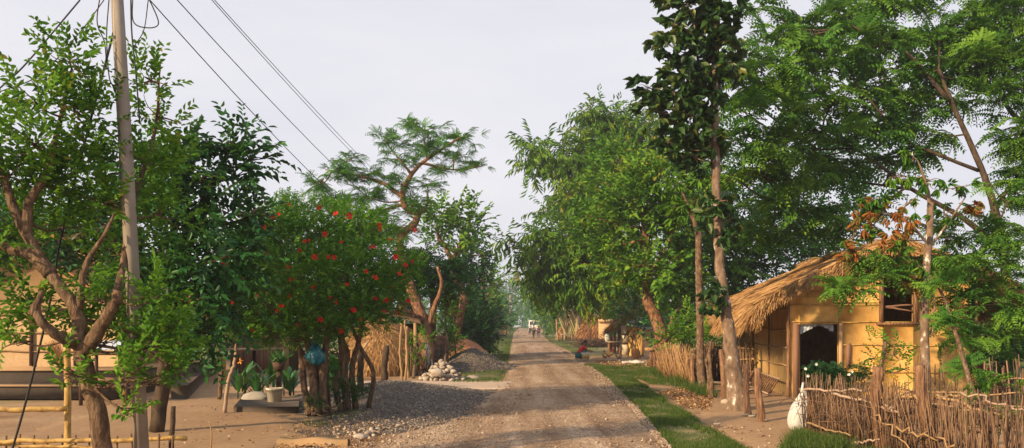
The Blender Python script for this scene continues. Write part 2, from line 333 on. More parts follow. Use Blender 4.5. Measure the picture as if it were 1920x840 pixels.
def tree(name, label, cat, base, trunk, rad, cl, kind, L, mat, bark, dens=1.0, n=None, seed=1, group=None, limbs=(), simple=False, out=.7, up=.35, hang=0, shell=2.2, upn=.35, twig_r=.008, nlimb=.3, fork=None, extra=None, bias_amp=.12, jit=.05, twigs=5):
    rng = np.random.default_rng(seed); base = np.asarray(base, float)
    root = thing(name, label, cat, (base[0], base[1], 0), group)
    tb = MB(); TP = poly(trunk, k=6, wob=rad[0] * .035, rng=rng) if len(trunk) else None
    if TP is not None: tb.tube(TP, rad, 10, jit=jit, rng=rng)
    for pts, rr in limbs: tb.tube(poly(pts, k=5, wob=rr[0] * .06, rng=rng), rr, 8, jit=jit, rng=rng)
    nodes = [TP[len(TP) // 3:]] if TP is not None else []
    for pts, rr in limbs: nodes.append(poly(pts, k=5))
    nodes = np.concatenate(nodes)
    sp = mk_sprigs(kind, L, rng, 6, simple); cb = MB()
    vol = np.array([np.prod(r) ** (2 / 3.) for c, r in cl]); tot = n or int(dens * vol.sum() * 7.8 * 1.6 / (KA[kind] * L * L))
    for (c, r), vv in zip(cl, vol):
        m = max(6, int(tot * vv / vol.sum()))
        d = nrm(rng.normal(size=(m, 3))); rr = rng.random(m) ** (1 / shell)
        ph = rng.random(3) * 6; lump = 1 + .22 * np.sin(d[:, 0] * 4 + ph[0]) * np.sin(d[:, 2] * 5 + ph[1]) + .14 * np.sin(d[:, 1] * 7 + ph[2]) + rng.normal(0, .08, m)
        P = c + d * r * (rr * lump)[:, None]; keep = P[:, 2] > .12; P = P[keep]; d = d[keep]; m = len(P)
        if not m: continue
        D = d * out + np.array([0, 0, up - hang]) + rng.normal(0, .35, (m, 3))
        scatter(cb, sp, P, D, rng.uniform(.75, 1.2, m), rng, np.full(m, rng.uniform(-bias_amp, bias_amp)) + rng.normal(0, .05, m), upn)
        # limb to the clump and twigs out to some sprays
        dist = np.linalg.norm(nodes - c, axis=1) + np.maximum(0, nodes[:, 2] - c[2]) * 2; s0 = nodes[np.argmin(dist)]
        lr = max(twig_r * 2, min(rad[-1] * .9, np.linalg.norm(s0 - c) * .03)) * (.6 + nlimb)
        mid = (s0 + c) / 2 + np.array([0, 0, -.08 * np.linalg.norm(c - s0)]) + rng.normal(0, .05 * np.linalg.norm(c - s0) + .001, 3)
        tb.tube(poly([s0, mid, c], k=4), [lr, twig_r * 1.2], 6)
        for i in rng.choice(m, min(m, twigs), replace=False):
            tb.tube(poly([c + (s0 - c) * rng.random() * .3, (c + P[i]) / 2 + rng.normal(0, .05, 3), P[i]], k=2), [twig_r * 1.1, twig_r * .4], 4)
    if extra: extra(root, rng)
    tb.build('trunk', bark, root, True); cb.build('crown', mat, root)
    return root

# ================================================================ THE SETTING
rg = np.random.default_rng(7)
def groundmat():
    m, n, o = newmat('ground_soil'); c = n.nodes.new('ShaderNodeTexCoord'); v = c.outputs['Object']
    a = ramp(n, noise(n, .55, 8, v), [(.24, .15, .085), (.33, .215, .125), (.40, .28, .17)], [.3, .5, .72])
    fine = noise(n, 14, 10, v, .7); b = mixc(n, .8, a, ramp(n, fine, [(.60, .58, .55), (1, 1, 1)], [.33, .55]), 'MULTIPLY')
    # litter-stained darker soil in patches
    d = mixc(n, ramp(n, noise(n, .33, 5, v), [(0, 0, 0), (1, 1, 1)], [.52, .62]), b, mixc(n, .7, b, (.48, .38, .33), 'MULTIPLY'))
    # grassy land away from the village
    sx = n.nodes.new('ShaderNodeSeparateXYZ'); n.links.new(v, sx.inputs[0])
    ab = n.nodes.new('ShaderNodeMath'); ab.operation = 'ABSOLUTE'; n.links.new(sx.outputs[0], ab.inputs[0])
    ad = n.nodes.new('ShaderNodeMath'); ad.operation = 'MULTIPLY_ADD'; n.links.new(noise(n, .3, 5, v), ad.inputs[0]); ad.inputs[1].default_value = 8; n.links.new(ab.outputs[0], ad.inputs[2])
    mr = n.nodes.new('ShaderNodeMapRange'); mr.inputs[1].default_value = 14.5; mr.inputs[2].default_value = 17; n.links.new(ad.outputs[0], mr.inputs[0])
    gcol = ramp(n, noise(n, 1.5, 8, v), [(.05, .085, .025), (.10, .13, .04), (.17, .16, .06)], [.3, .5, .7])
    e = mixc(n, mr.outputs[0], d, gcol)
    p = n.nodes.new('ShaderNodeBsdfPrincipled'); p.inputs['Roughness'].default_value = .95; p.inputs['Specular IOR Level'].default_value = .15
    n.links.new(e, p.inputs['Base Color']); n.links.new(bump(n, fine, .7, .02), p.inputs['Normal']); n.links.new(p.outputs[0], o.inputs[0]); return m
def roadmat():
    m, n, o = newmat('gravel_road'); c = n.nodes.new('ShaderNodeTexCoord'); v = c.outputs['Object']
    a = ramp(n, noise(n, 1.0, 8, v, stretch=(1.9, .13, 1)), [(.22, .145, .095), (.33, .24, .165), (.44, .345, .26)], [.33, .5, .66])
    a = mixc(n, .85, a, ramp(n, noise(n, .55, 7, v, .65), [(.66, .58, .52), (1, .97, .94), (1.12, 1.12, 1.12)], [.36, .5, .66]), 'MULTIPLY')
    vo = n.nodes.new('ShaderNodeTexVoronoi'); vo.inputs['Scale'].default_value = 26; n.links.new(v, vo.inputs['Vector'])
    st = ramp(n, vo.outputs['Color'], [(.62, .60, .58), (.95, .93, .9), (1.35, 1.3, 1.25)], [.25, .5, .85])
    b = mixc(n, .75, a, st, 'MULTIPLY'); f = noise(n, 30, 8, v)
    b = mixc(n, .7, b, ramp(n, f, [(.6, .58, .55), (1.1, 1.08, 1.05)], [.35, .6]), 'MULTIPLY')
    p = n.nodes.new('ShaderNodeBsdfPrincipled'); p.inputs['Roughness'].default_value = .95; p.inputs['Specular IOR Level'].default_value = .15
    n.links.new(b, p.inputs['Base Color']); n.links.new(bump(n, vo.outputs['Distance'], .6, .02), p.inputs['Normal']); n.links.new(p.outputs[0], o.inputs[0]); return m
M['ground'] = groundmat(); M['road'] = roadmat()
M['verge'] = pmat('verge_turf', [(.07, .075, .025), (.12, .12, .045), (.26, .19, .10)], 2.2, None, .95, .8, .03, pos=[.3, .5, .72])
M['track'] = pmat('pale_track', [(.30, .21, .15), (.42, .32, .24), (.5, .4, .31)], 3, None, .95, .4, .02, detail=12)
M['yard'] = pmat('swept_yard', [(.225, .135, .07), (.315, .20, .11), (.385, .265, .15)], 1.1, None, .95, .3, .02, detail=12, scale2=9, cols2=[(.76, .72, .68), (1.05, 1.05, 1.05)], fac2=.8)
gx = np.concatenate([-np.geomspace(460, 30, 12), np.linspace(-26, 26, 90), np.geomspace(30, 460, 12)])
gy = np.concatenate([[-60, -20, -5], np.linspace(2, 60, 110), np.geomspace(64, 430, 20)])
XX, YY = np.meshgrid(gx, gy); ZZ = -.035 + .012 * np.sin(XX * 1.9 + np.cos(YY)) * np.cos(YY * 1.3)
mb = MB(); mb.grid(np.stack([XX, YY, ZZ], -1)); g = mb.build('ground', M['ground'], None, True); g['kind'] = 'structure'

def sheet(name, L, Rr, z, mat, amp=.12, nx=10, crown=.02, seed=0, edge=-.06, step=.12, grow=1.0):
    r = np.random.default_rng(seed); L = np.array([G(*p)[:2] for p in L]); Rr = np.array([G(*p)[:2] for p in Rr])
    def along(P):
        d = np.concatenate([[0], np.cumsum(np.abs(np.diff(P[:, 1])) + .0)]); return P
    y0, y1 = max(L[:, 1].min(), Rr[:, 1].min()), min(L[:, 1].max(), Rr[:, 1].max())
    n = int(min(500, max(10, (y1 - y0) / step))); ys = np.geomspace(y0, y1, n)
    def nz():
        a = np.zeros(n)
        for f_, s_ in ((1.1, .5), (2.9, .3), (7.3, .2), (15, .12)): a += s_ * np.sin(ys * f_ + r.random() * 6)
        return a * amp * (1 + ys * .01)
    oL = np.argsort(L[:, 1]); oR = np.argsort(Rr[:, 1])
    xl = np.interp(ys, L[oL, 1], L[oL, 0]) + nz(); xr = np.interp(ys, Rr[oR, 1], Rr[oR, 0]) + nz()
    t = np.linspace(0, 1, nx); X = xl[:, None] * (1 - t) + xr[:, None] * t
    Z = z + crown * np.sin(np.pi * t)[None, :] ** .8 + r.normal(0, .003, X.shape); Z[:, 0] = edge; Z[:, -1] = edge; Z[0] = edge; Z[-1] = edge
    Yv = np.repeat(ys[:, None], nx, 1); b = MB(); b.grid(np.stack([X, Yv, Z], -1)); o = b.build(name, mat, None, True); o['kind'] = 'structure'; return o
road = sheet('road', [(520, 900), (640, 845), (790, 800), (890, 755), (944, 722), (953, 690), (956, 660), (958, 640), (962, 628), (968, 618), (972, 611)],
      [(1330, 900), (1268, 845), (1205, 768), (1148, 712), (1108, 690), (1078, 668), (1042, 648), (1018, 634), (1001, 624), (990, 616), (984, 611)], -.012, M['road'], .10, 24, .035, 1, edge=-.04)
sheet('verge', [(1325, 900), (1258, 845), (1200, 768), (1148, 715), (1112, 690), (1094, 683)], [(1560, 900), (1400, 845), (1310, 790), (1262, 760), (1215, 728), (1160, 690), (1130, 683)], .0, M['verge'], .26, 10, .02, 2, edge=-.045)
sheet('verge', [(1030, 640), (1085, 668), (1020, 632), (1003, 624)], [(1240, 668), (1130, 640), (1080, 632), (1040, 624)], -.012, M['verge'], .12, 8, .015, 3)
sheet('verge', [(862, 716), (895, 660), (925, 640), (940, 626), (955, 617)], [(940, 716), (950, 690), (955, 660), (958, 640), (961, 628), (967, 617)], -.008, M['verge'], .08, 8, .02, 4)
sheet('track', [(560, 735), (600, 712)], [(975, 728), (960, 714)], -.002, M['track'], .2, 30, .01, 5, step=.06)
yardl = sheet('yard', [(-400, 1100), (-200, 880), (100, 790), (250, 735), (330, 700), (380, 676)], [(560, 1100), (560, 880), (560, 790), (480, 745), (500, 720), (540, 676)], -.014, M['yard'], .18, 20, .012, 6)
sheet('yard', [(1560, 900), (1420, 842), (1330, 795), (1285, 765), (1270, 745), (1290, 728)], [(2300, 900), (2100, 842), (1980, 795), (1720, 765), (1650, 745), (1560, 728)], -.012, M['yard'], .18, 20, .012, 7)
sheet('yard', [(1100, 678), (1095, 662), (1085, 650)], [(1245, 678), (1235, 662), (1210, 650)], -.008, M['yard'], .1, 10, .01, 8)

# turf blades, leaf litter, loose stones ---------------------------------------------------------
def inpoly(P, pts):
    poly_ = np.array([G(*p)[:2] for p in pts]); n = len(poly_); c = np.zeros(len(P), bool); j = n - 1
    for i in range(n):
        xi, yi = poly_[i]; xj, yj = poly_[j]
        c ^= ((yi > P[:, 1]) != (yj > P[:, 1])) & (P[:, 0] < (xj - xi) * (P[:, 1] - yi) / (yj - yi + 1e-12) + xi); j = i
    return c
def sample(pts, n, rng, pw=1.0):
    A = np.array([G(*p)[:2] for p in pts]); lo, hi = A.min(0), A.max(0); out_ = []; tot = 0
    while tot < n:
        u = rng.random((n * 2, 2)); P = lo + u * (hi - lo)
        if pw != 1: P[:, 1] = lo[1] * (hi[1] / lo[1]) ** u[:, 1]
        P = P[inpoly(P, pts)]; out_.append(P); tot += len(P)
    return np.concatenate(out_)[:n]
def blades(name, regions, seed, hmin=.04, hmax=.10, patch=True):
    r = np.random.default_rng(seed); b = MB()
    for pts, n in regions:
        P = sample(pts, n, r, 0)
        if patch: k = np.sin(P[:, 0] * 2.3 + 1) * np.cos(P[:, 1] * 1.7) + np.sin(P[:, 0] * 5.1 + P[:, 1] * 3.3) * .6 + r.normal(0, .5, len(P)); P = P[k > -.25]
        n = len(P); sc = 1 + P[:, 1] * .02
        P3 = np.concatenate([P, np.full((n, 1), -.01)], 1); h = r.uniform(hmin, hmax, n) * (1 + .5 * np.sin(P[:, 0] * 3) * np.sin(P[:, 1] * 2)); a = r.random(n) * 6.28; wd = r.uniform(.004, .008, n) * sc
        dx = np.stack([np.cos(a), np.sin(a), np.zeros(n)], 1) * wd[:, None]; ln = np.stack([r.normal(0, .4, n), r.normal(0, .4, n), np.ones(n)], 1) * h[:, None]
        V = np.stack([P3 - dx, P3 + dx, P3 + ln], 1).reshape(-1, 3); b.add(V, None, np.arange(3 * n).reshape(-1, 3), np.repeat(r.random(n), 3))
    return tag(b.build(name, M['grass']), 'short green grass along the edges of the road', 'grass', None, 'stuff')
blades('grass', [([(1330, 905), (1264, 845), (1203, 770), (1148, 717), (1112, 691), (1094, 684), (1128, 684), (1165, 692), (1215, 728), (1262, 760), (1310, 790), (1400, 845), (1530, 905)], 70000),
                 ([(1195, 684), (1290, 700), (1320, 735), (1225, 722), (1150, 690)], 16000),
                 ([(1470, 905), (1440, 860), (1480, 822), (1700, 850), (1930, 860), (1930, 905)], 14000),
                 ([(1030, 641), (1085, 668), (1100, 664), (1150, 645), (1080, 633), (1020, 630)], 14000),
                 ([(840, 717), (862, 695), (905, 660), (925, 640), (940, 626), (957, 618), (962, 626), (957, 660), (952, 690), (942, 717)], 30000),
                 ([(960, 634), (945, 632), (925, 645), (920, 690), (940, 700), (952, 680)], 6000),
                 ([(560, 800), (620, 770), (690, 772), (660, 800)], 500)], 11)
blades('weeds', [([(1225, 705), (1270, 722), (1310, 742), (1345, 745), (1290, 700), (1240, 690)], 9000), ([(1460, 850), (1500, 815), (1560, 830), (1600, 850)], 3000)], 12, .10, .25, False)['label'] = 'taller green weeds growing along the foot of the stick fences'
def litter(regions, seed):
    r = np.random.default_rng(seed); b = MB(); sp = mk_sprigs('broad', 1, r, 1, True)
    v, t, q = leafshape(1, .3, True, .5, .3)
    for pts, n, L in regions:
        P = sample(pts, n, r, 0); n = len(P); P3 = np.concatenate([P, np.full((n, 1), .012)], 1); D = r.normal(size=(n, 3)) * [1, 1, .25]
        scatter(b, [(v, None, t, np.full(4, .5))], P3, D, r.uniform(.5, 1.2, n) * L, r, tw=1.0, bias=np.zeros(n), upn=.4)
    return tag(b.build('leaf_litter', M['litter']), 'dry fallen leaves strewn over the bare earth', 'leaf litter', None, 'stuff')
litter([([(1235, 735), (1290, 725), (1340, 745), (1330, 770), (1290, 765)], 1500, .06), ([(1110, 676), (1250, 678), (1270, 700), (1150, 690)], 1600, .08), ([(560, 790), (700, 785), (720, 838), (500, 850)], 900, .04),
        ([(1250, 800), (1450, 800), (1500, 850), (1400, 860)], 70, .06), ([(700, 760), (940, 745), (1200, 850), (620, 850)], 160, .05), ([(350, 760), (560, 760), (560, 850), (300, 850)], 120, .05)], 13)
def pebb(r, n=4):
    out_ = []
    for _ in range(n):
        v = np.array([[1, 0, 0], [-1, 0, 0], [0, 1, 0], [0, -1, 0], [0, 0, 1], [0, 0, -1]], float) * r.uniform(.6, 1.1, (6, 1)) * [1, .8, .6] + r.normal(0, .12, (6, 3))
        out_.append((v, None, np.array([[0, 2, 4], [2, 1, 4], [1, 3, 4], [3, 0, 4], [2, 0, 5], [1, 2, 5], [3, 1, 5], [0, 3, 5]]), np.full(6, .5)))
    return out_
def gravel_h(x, y):   # near heap by the flowering tree
    h = .32 * np.exp(-((x + 3.0) / 1.4) ** 2 - ((y - 19.5) / 2.3) ** 2) + .075 * np.exp(-((x + 2.0) / 1.3) ** 4 - ((y - 16.3) / 3.3) ** 4)
    return h + .015 * np.sin(x * 9) * np.sin(y * 7) - .045
def heap2_h(x, y):    # dark heap at the road's left edge
    return .78 * np.exp(-((x + 1.55) / 1.15) ** 2 - ((y - 31.5) / 2.2) ** 2) + .03 * np.sin(x * 7) * np.sin(y * 5) - .08
def heap(name, fn, x0, x1, y0, y1, mat, n, sr, seed, label, cat, origin, keep=-.03):
    X, Y = np.meshgrid(np.linspace(x0, x1, 60), np.linspace(y0, y1, 80)); root = thing(name, label, cat, origin)
    b = MB(); b.grid(np.stack([X, Y, fn(X, Y)], -1)); b.build('gravel_bed', mat, root, True)
    r = np.random.default_rng(seed); P = np.stack([r.uniform(x0, x1, n), r.uniform(y0, y1, n)], 1); z = fn(P[:, 0], P[:, 1]); k = z > keep + r.normal(0, .012, n); P = P[k]; z = z[k]
    P3 = np.column_stack([P, z + .004]); b = MB(); scatter(b, pebb(r), P3, r.normal(size=P3.shape) * [1, 1, .3], r.uniform(*sr, len(P3)), r, tw=1, upn=.5)
    o = b.build('loose_stones', M['pebble'], root); o['kind'] = 'stuff'; return root
heap('gravel_heap', gravel_h, -5.2, .3, 12.2, 24, M['gravel_base'], 26000, (.012, .034), 21, 'low spread heap of grey gravel around the red flowering tree', 'gravel', (-2.8, 18, 0))
heap('gravel_heap', heap2_h, -4.5, 1.0, 27.5, 36, M['gravel_base'], 9000, (.02, .05), 22, 'small dark gravel heap on the grass at the left road edge', 'gravel', (-1.5, 31, 0), .02)
r = np.random.default_rng(23); b = MB()
for pts, n, s_ in (([(640, 845), (790, 800), (890, 755), (944, 722), (953, 690), (958, 640), (1018, 636), (1078, 668), (1140, 712), (1185, 765), (1240, 840)], 6500, (.005, .018)), ([(600, 850), (640, 780), (940, 745), (900, 800), (800, 850)], 900, (.008, .025)), ([(1170, 750), (1240, 840), (1262, 845), (1195, 765)], 900, (.01, .03)), ([(1100, 690), (1030, 645), (1078, 668), (1145, 712), (1190, 765), (1150, 760)], 1500, (.01, .028))):
    P = sample(pts, n, r, 0); P3 = np.column_stack([P, np.full(len(P), .024)]); scatter(b, pebb(r), P3, r.normal(size=P3.shape) * [1, 1, .2], r.uniform(*s_, len(P3)) * (1 + P[:, 1] * .012), r, tw=1, upn=.5)
for pts, n, s_ in (([(700, 845), (900, 755), (953, 690), (1108, 690), (1240, 840)], 260, (.02, .045)), ([(560, 850), (640, 790), (900, 770), (760, 850)], 160, (.02, .05)), ([(1290, 850), (1330, 790), (1470, 790), (1480, 850)], 70, (.012, .035))):
    P = sample(pts, n, r, 0); P3 = np.column_stack([P, np.full(len(P), .02)]); scatter(b, pebb(r), P3, r.normal(size=P3.shape) * [1, 1, .2], r.uniform(*s_, len(P3)), r, tw=1, upn=.5)
tag(b.build('road_stones', M['pebble_warm']), 'loose pale stones scattered over the gravel road', 'stones', None, 'stuff')

# ================================================================ shared object builders
def lathe(mb, c, prof, n=14, rng=None, jit=0, tint=.5, axis=None, sq=1.0):
    a = np.arange(n) * 2 * np.pi / n; V = []
    for rr, z in prof: V.append(np.stack([np.cos(a) * rr, np.sin(a) * rr * sq, np.full(n, z)], 1) * 1.0)
    V = np.array(V)
    if jit and rng is not None: V += rng.normal(0, jit, V.shape)
    if axis is not None:
        z = nrm(axis); x = nrm(np.cross(z, [0.13, .99, .05])); y = np.cross(z, x); V = V @ np.stack([x, y, z])
    return mb.grid(V + np.asarray(c), tint, close=True)
def ribbons(mb, P, D, L, wd, rng, sag=.15, side=None):
    n = len(P); D = nrm(D); L = np.broadcast_to(L, (n,))[:, None]; S = nrm(np.cross(D, rng.normal(size=(n, 3)) if side is None else side)) * np.broadcast_to(wd, (n,))[:, None]
    sg = np.array([0, 0, -1.0]) * L * sag * rng.random((n, 1)); m_ = P + D * L * .5; e = P + D * L + sg
    V = np.stack([P - S, P + S, m_ + S, m_ - S, e + S * .4, e - S * .4], 1).reshape(-1, 3); o = (np.arange(n) * 6)[:, None]
    mb.add(V, np.concatenate([o + [0, 1, 2, 3], o + [3, 2, 4, 5]]), None, np.repeat(rng.random(n), 6))
def stake(base, top, r, label, rng, mat='post_wood', name='fence_post', group=None, cat='post', n=9):
    base = np.asarray(base, float); top = np.asarray(top, float); b = MB(); L = np.linalg.norm(top - base)
    P = poly([base - [0, 0, .1], base + (top - base) * .5 + rng.normal(0, L * .02, 3), top], k=5, wob=L * .006, rng=rng)
    b.tube(P, [r * 1.1, r, r * .85], n, jit=.16, rng=rng); return single(b, name, M[mat], label, cat, base, group, False)
def rockmesh(rng, n=8, m=6):
    a = np.linspace(0, np.pi, m); V = []
    for t in a:
        p = np.arange(n) * 2 * np.pi / n; V.append(np.stack([np.sin(t) * np.cos(p), np.sin(t) * np.sin(p) * .8, np.full(n, np.cos(t)) * .65], 1))
    V = np.array(V); k = rng.normal(size=(3, 3)) * 1.3; ph = rng.random(3) * 6
    f = 1 + .18 * np.sin(V @ k[0] + ph[0]) + .14 * np.sin(V @ k[1] * 1.7 + ph[1]) + rng.normal(0, .05, V.shape[:2]); V = V * f[..., None]; V[0] = V[0].mean(0); V[-1] = V[-1].mean(0); return V
def dome(name, label, cat, c, prof, mat, rng, nstr, L, sq=1.0, wd=.010, mat2=None, body='straw_body', fringe='straw_strands', extra=None):
    """straw heap: solid body and thousands of hanging straws. prof: (r, z) bottom to top"""
    root = thing(name, label, cat, (c[0], c[1], 0)); prof = np.array(prof, float); b = MB(); PP = poly([(p[0], p[1], 0) for p in prof], k=5)
    lathe(b, (c[0], c[1], 0), [(max(.01, p[0]), p[1]) for p in PP], 30, rng, .02, sq=sq); b.build(body, mat2 or mat, root, True)
    t = 1 - rng.random(nstr) ** 1.0; idx = t * (len(PP) - 1.001); i = idx.astype(int); f = (idx - i)[:, None]; q = PP[i] * (1 - f) + PP[i + 1] * f; dn = PP[i] - PP[i + 1]
    a = rng.random(nstr) * 2 * np.pi; ca, sa = np.cos(a), np.sin(a) * sq
    P = np.stack([c[0] + ca * q[:, 0], c[1] + sa * q[:, 0], q[:, 1]], 1); D = nrm(np.stack([ca * dn[:, 0], sa * dn[:, 0], dn[:, 1]], 1)) + np.stack([ca, sa, 0 * ca], 1) * .12 + rng.normal(0, .30, (nstr, 3))
    s = MB(); ribbons(s, P + np.stack([ca, sa, 0 * ca], 1) * .015, D, rng.uniform(.6, 1.3, nstr) * L, wd, rng, .1); s.build(fringe, mat, root)
    if extra: extra(root)
    return root

def skin_arrays(verts, rad, edges, sub=1):
    me = bpy.data.meshes.new('tmp'); me.from_pydata([tuple(v) for v in verts], edges, []); o = bpy.data.objects.new('tmp', me); C.objects.link(o)
    m = o.modifiers.new('s', 'SKIN'); 
    if not me.skin_vertices:
        bpy.context.view_layer.objects.active = o; me.attributes  # layer is made with the modifier in the UI; create through bmesh otherwise
        bm = bmesh.new(); bm.from_mesh(me); bm.verts.layers.skin.verify(); bm.to_mesh(me); bm.free()
    for i, r_ in enumerate(rad): me.skin_vertices[0].data[i].radius = (r_, r_) if np.ndim(r_) == 0 else tuple(r_)
    me.skin_vertices[0].data[0].use_root = True
    s2 = o.modifiers.new('u', 'SUBSURF'); s2.levels = sub
    dg = bpy.context.evaluated_depsgraph_get(); ev = o.evaluated_get(dg); em = ev.to_mesh()
    V = np.array([v.co[:] for v in em.vertices]); Q = [tuple(p.vertices) for p in em.polygons if len(p.vertices) == 4]; T = [tuple(p.vertices) for p in em.polygons if len(p.vertices) == 3]
    ev.to_mesh_clear(); bpy.data.objects.remove(o); bpy.data.meshes.remove(me); return V, Q, T
def person(label, loc, face, J, group=None, top='red_cloth', bot='teal_cloth', hairlen=0, scale=1.0, sleeves=True):
    """J: joints in body space (x right, y forward, z up). A single skinned body; clothes and hair are children"""
    J = {k: np.array(v, float) * scale for k, v in J.items()}; s = scale
    ca, sa = math.cos(face), math.sin(face); RM = np.array([[ca, -sa, 0], [sa, ca, 0], [0, 0, 1.0]])
    def tf(V): return np.asarray(V) @ RM.T + np.asarray(loc)
    names = ['pelvis', 'chest', 'neck', 'head0', 'shl', 'ell', 'wrl', 'hal', 'shr', 'elr', 'wrr', 'har', 'hil', 'knl', 'anl', 'tol', 'hir', 'knr', 'anr', 'tor']
    J['head0'] = J['neck'] + (J['head'] - J['neck']) * .5
    for sd_, o_ in (('l', 'wrl'), ('r', 'wrr')): J['ha' + sd_] = J[o_] + nrm(J[o_] - J['el' + sd_]) * .075 * s
    rad = dict(pelvis=.125, chest=.13, neck=.055, head0=.055, shl=.055, ell=.04, wrl=.027, hal=.034, shr=.055, elr=.04, wrr=.027, har=.034, hil=.085, knl=.055, anl=.036, tol=.034, hir=.085, knr=.055, anr=.036, tor=.034)
    E = [('pelvis', 'chest'), ('chest', 'neck'), ('neck', 'head0'), ('chest', 'shl'), ('shl', 'ell'), ('ell', 'wrl'), ('wrl', 'hal'), ('chest', 'shr'), ('shr', 'elr'), ('elr', 'wrr'), ('wrr', 'har'), ('pelvis', 'hil'), ('hil', 'knl'), ('knl', 'anl'), ('anl', 'tol'), ('pelvis', 'hir'), ('hir', 'knr'), ('knr', 'anr'), ('anr', 'tor')]
    V, Q, T = skin_arrays([J[n_] for n_ in names], [rad[n_] * s for n_ in names], [(names.index(a), names.index(b_)) for a, b_ in E])
    root = thing('person', label, 'person', loc, group); b = MB(); b.add(tf(V), Q, T)
    hd = J['head']; fw = nrm(J.get('look', np.array([0, 1, 0.0]))); up_ = nrm(J['head'] - J['neck'])
    # head: egg shape with nose and ears, eyes as small dents of colour
    hp = [(.001, -.12), (.045, -.11), (.068, -.07), (.078, -.01), (.08, .04), (.068, .09), (.035, .118), (.001, .125)]
    lathe(b, tf([hd])[0], [(a_ * s, z_ * s) for a_, z_ in hp], 14, axis=RM @ up_)
    b.tube(tf([hd + fw * .075 * s + up_ * .015 * s, hd + fw * .1 * s - up_ * .03 * s]), [.008 * s, .014 * s], 5)
    sdv = nrm(np.cross(fw, up_))
    for sg in (-1, 1): b.tube(tf([hd + sdv * sg * .078 * s + up_ * .02 * s, hd + sdv * sg * .086 * s - up_ * .025 * s]), [.016 * s, .012 * s], 5)
    for sd_ in 'lr':       # five fingers on each hand
        h0 = J['ha' + sd_]; d = nrm(h0 - J['wr' + sd_]); sw = nrm(np.cross(d, [0, 0, 1.0]) + 1e-3); cur = np.array([0, 0, -1.0])
        for k, ln in enumerate((.07, .078, .073, .058)):
            p = h0 + sw * (k - 1.5) * .019 * s; b.tube(tf(poly([p, p + d * ln * .55 * s, p + (d * ln + cur * .025) * s], k=2)), [.0095 * s, .007 * s], 5)
        sg = 1 if sd_ == 'l' else -1; p = h0 - d * .04 * s; b.tube(tf([p, p + (sw * .045 * sg + d * .03) * s, p + (sw * .05 * sg + d * .06) * s]), [.011 * s, .008 * s], 5)
    b.build('body', M['skin'], root, True)
    def cloth(nm, ns_, ed, grow, mat):
        V, Q, T = skin_arrays([J[n_] for n_ in ns_], [(rad[n_] + grow) * s for n_ in ns_], [(ns_.index(a), ns_.index(c_)) for a, c_ in ed]); m_ = MB(); m_.add(tf(V), Q, T); m_.build(nm, M[mat], root, True)
    J['ehl'] = J['shl'] * .3 + J['ell'] * .7; J['ehr'] = J['shr'] * .3 + J['elr'] * .7; rad['ehl'] = rad['ehr'] = .045
    cloth('shirt', ['chest', 'pelvis', 'neckb', 'shl', 'ehl', 'shr', 'ehr'] if False else ['chest', 'pelvis', 'shl', 'ehl', 'shr', 'ehr'], [('chest', 'pelvis'), ('chest', 'shl'), ('shl', 'ehl'), ('chest', 'shr'), ('shr', 'ehr')], .02, top)
    for sd_ in 'lr': J['sh' + sd_ + 'k'] = J['kn' + sd_] * .35 + J['an' + sd_] * .65; rad['sh' + sd_ + 'k'] = .05
    cloth('trousers', ['pelvis', 'hil', 'knl', 'shlk', 'hir', 'knr', 'shrk'], [('pelvis', 'hil'), ('hil', 'knl'), ('knl', 'shlk'), ('pelvis', 'hir'), ('hir', 'knr'), ('knr', 'shrk')], .018, bot)
    hb = MB(); lathe(hb, tf([hd - fw * .012 * s + up_ * .012 * s])[0], [(.088 * s, -.03 * s), (.092 * s, .03 * s), (.078 * s, .09 * s), (.04 * s, .128 * s), (.001, .135 * s)], 14, axis=RM @ nrm(up_ - fw * .35))
    if hairlen: hb.tube(tf([hd - fw * .06 * s, hd - fw * .11 * s - up_ * .1 * s, hd - fw * .1 * s - up_ * hairlen * s]), [.05 * s, .035 * s, .015 * s], 7)
    hb.build('hair', M['hair'], root, True); return root
STAND = dict(pelvis=(0, 0, .95), chest=(0, 0, 1.28), neck=(0, .01, 1.46), head=(0, .03, 1.6), shl=(-.18, 0, 1.40), ell=(-.24, -.02, 1.12), wrl=(-.24, .06, .88), shr=(.18, 0, 1.40), elr=(.24, .02, 1.12), wrr=(.24, .10, .88),
             hil=(-.10, 0, .90), knl=(-.10, .12, .50), anl=(-.10, -.02, .08), tol=(-.11, .13, .035), hir=(.10, 0, .90), knr=(.10, -.04, .50), anr=(.10, -.24, .10), tor=(.11, -.10, .035))

# ================================================================ LEFT SIDE OF THE ROAD
# ---- power poles and lines
def power_pole(label, base, top, r, mat='pole', arm=True, square=True, bands=True):
    root = thing('power_pole', label, 'power pole', base, 'poles carrying the village power line'); b = MB(); base = np.array(base, float); top = np.array(top, float)
    b.tube([base - [0, 0, .3], base + (top - base) * .5, top], [r * 1.12, r, r * .8], 4 if square else 10); b.build('pole', M[mat], root, not square)
    if arm:
        b = MB(); b.box(top - [0, 0, .25], (1.3, .07, .07)); b.build('crossarm', M['dark_wood'], root)
        for x in (-.55, 0, .55): b = MB(); lathe(b, top + [x, 0, -.2], [(.02, 0), (.035, .03), (.02, .06), (.035, .09), (.01, .12)], 8); b.build('insulator', M['white_paint'], root, True)
    return root
pb = np.array([-3.62, 7.9, 0]); pt = np.array([-3.98, 7.9, 6.3])
pr = power_pole('tall square grey power pole rising between the leafy trees at left', pb, pt, .072)
pole2 = power_pole('dark slim power pole standing behind the round-crowned tree', W(905, 640, 51) * [1, 1, 0], W(905, 472, 51), .12, 'bark_dark')
pole3 = power_pole('pale leaning power pole beside the left hedge far down the road', W(922, 640, 80) * [1, 1, 0], W(931, 535, 80), .16, 'pole', False)
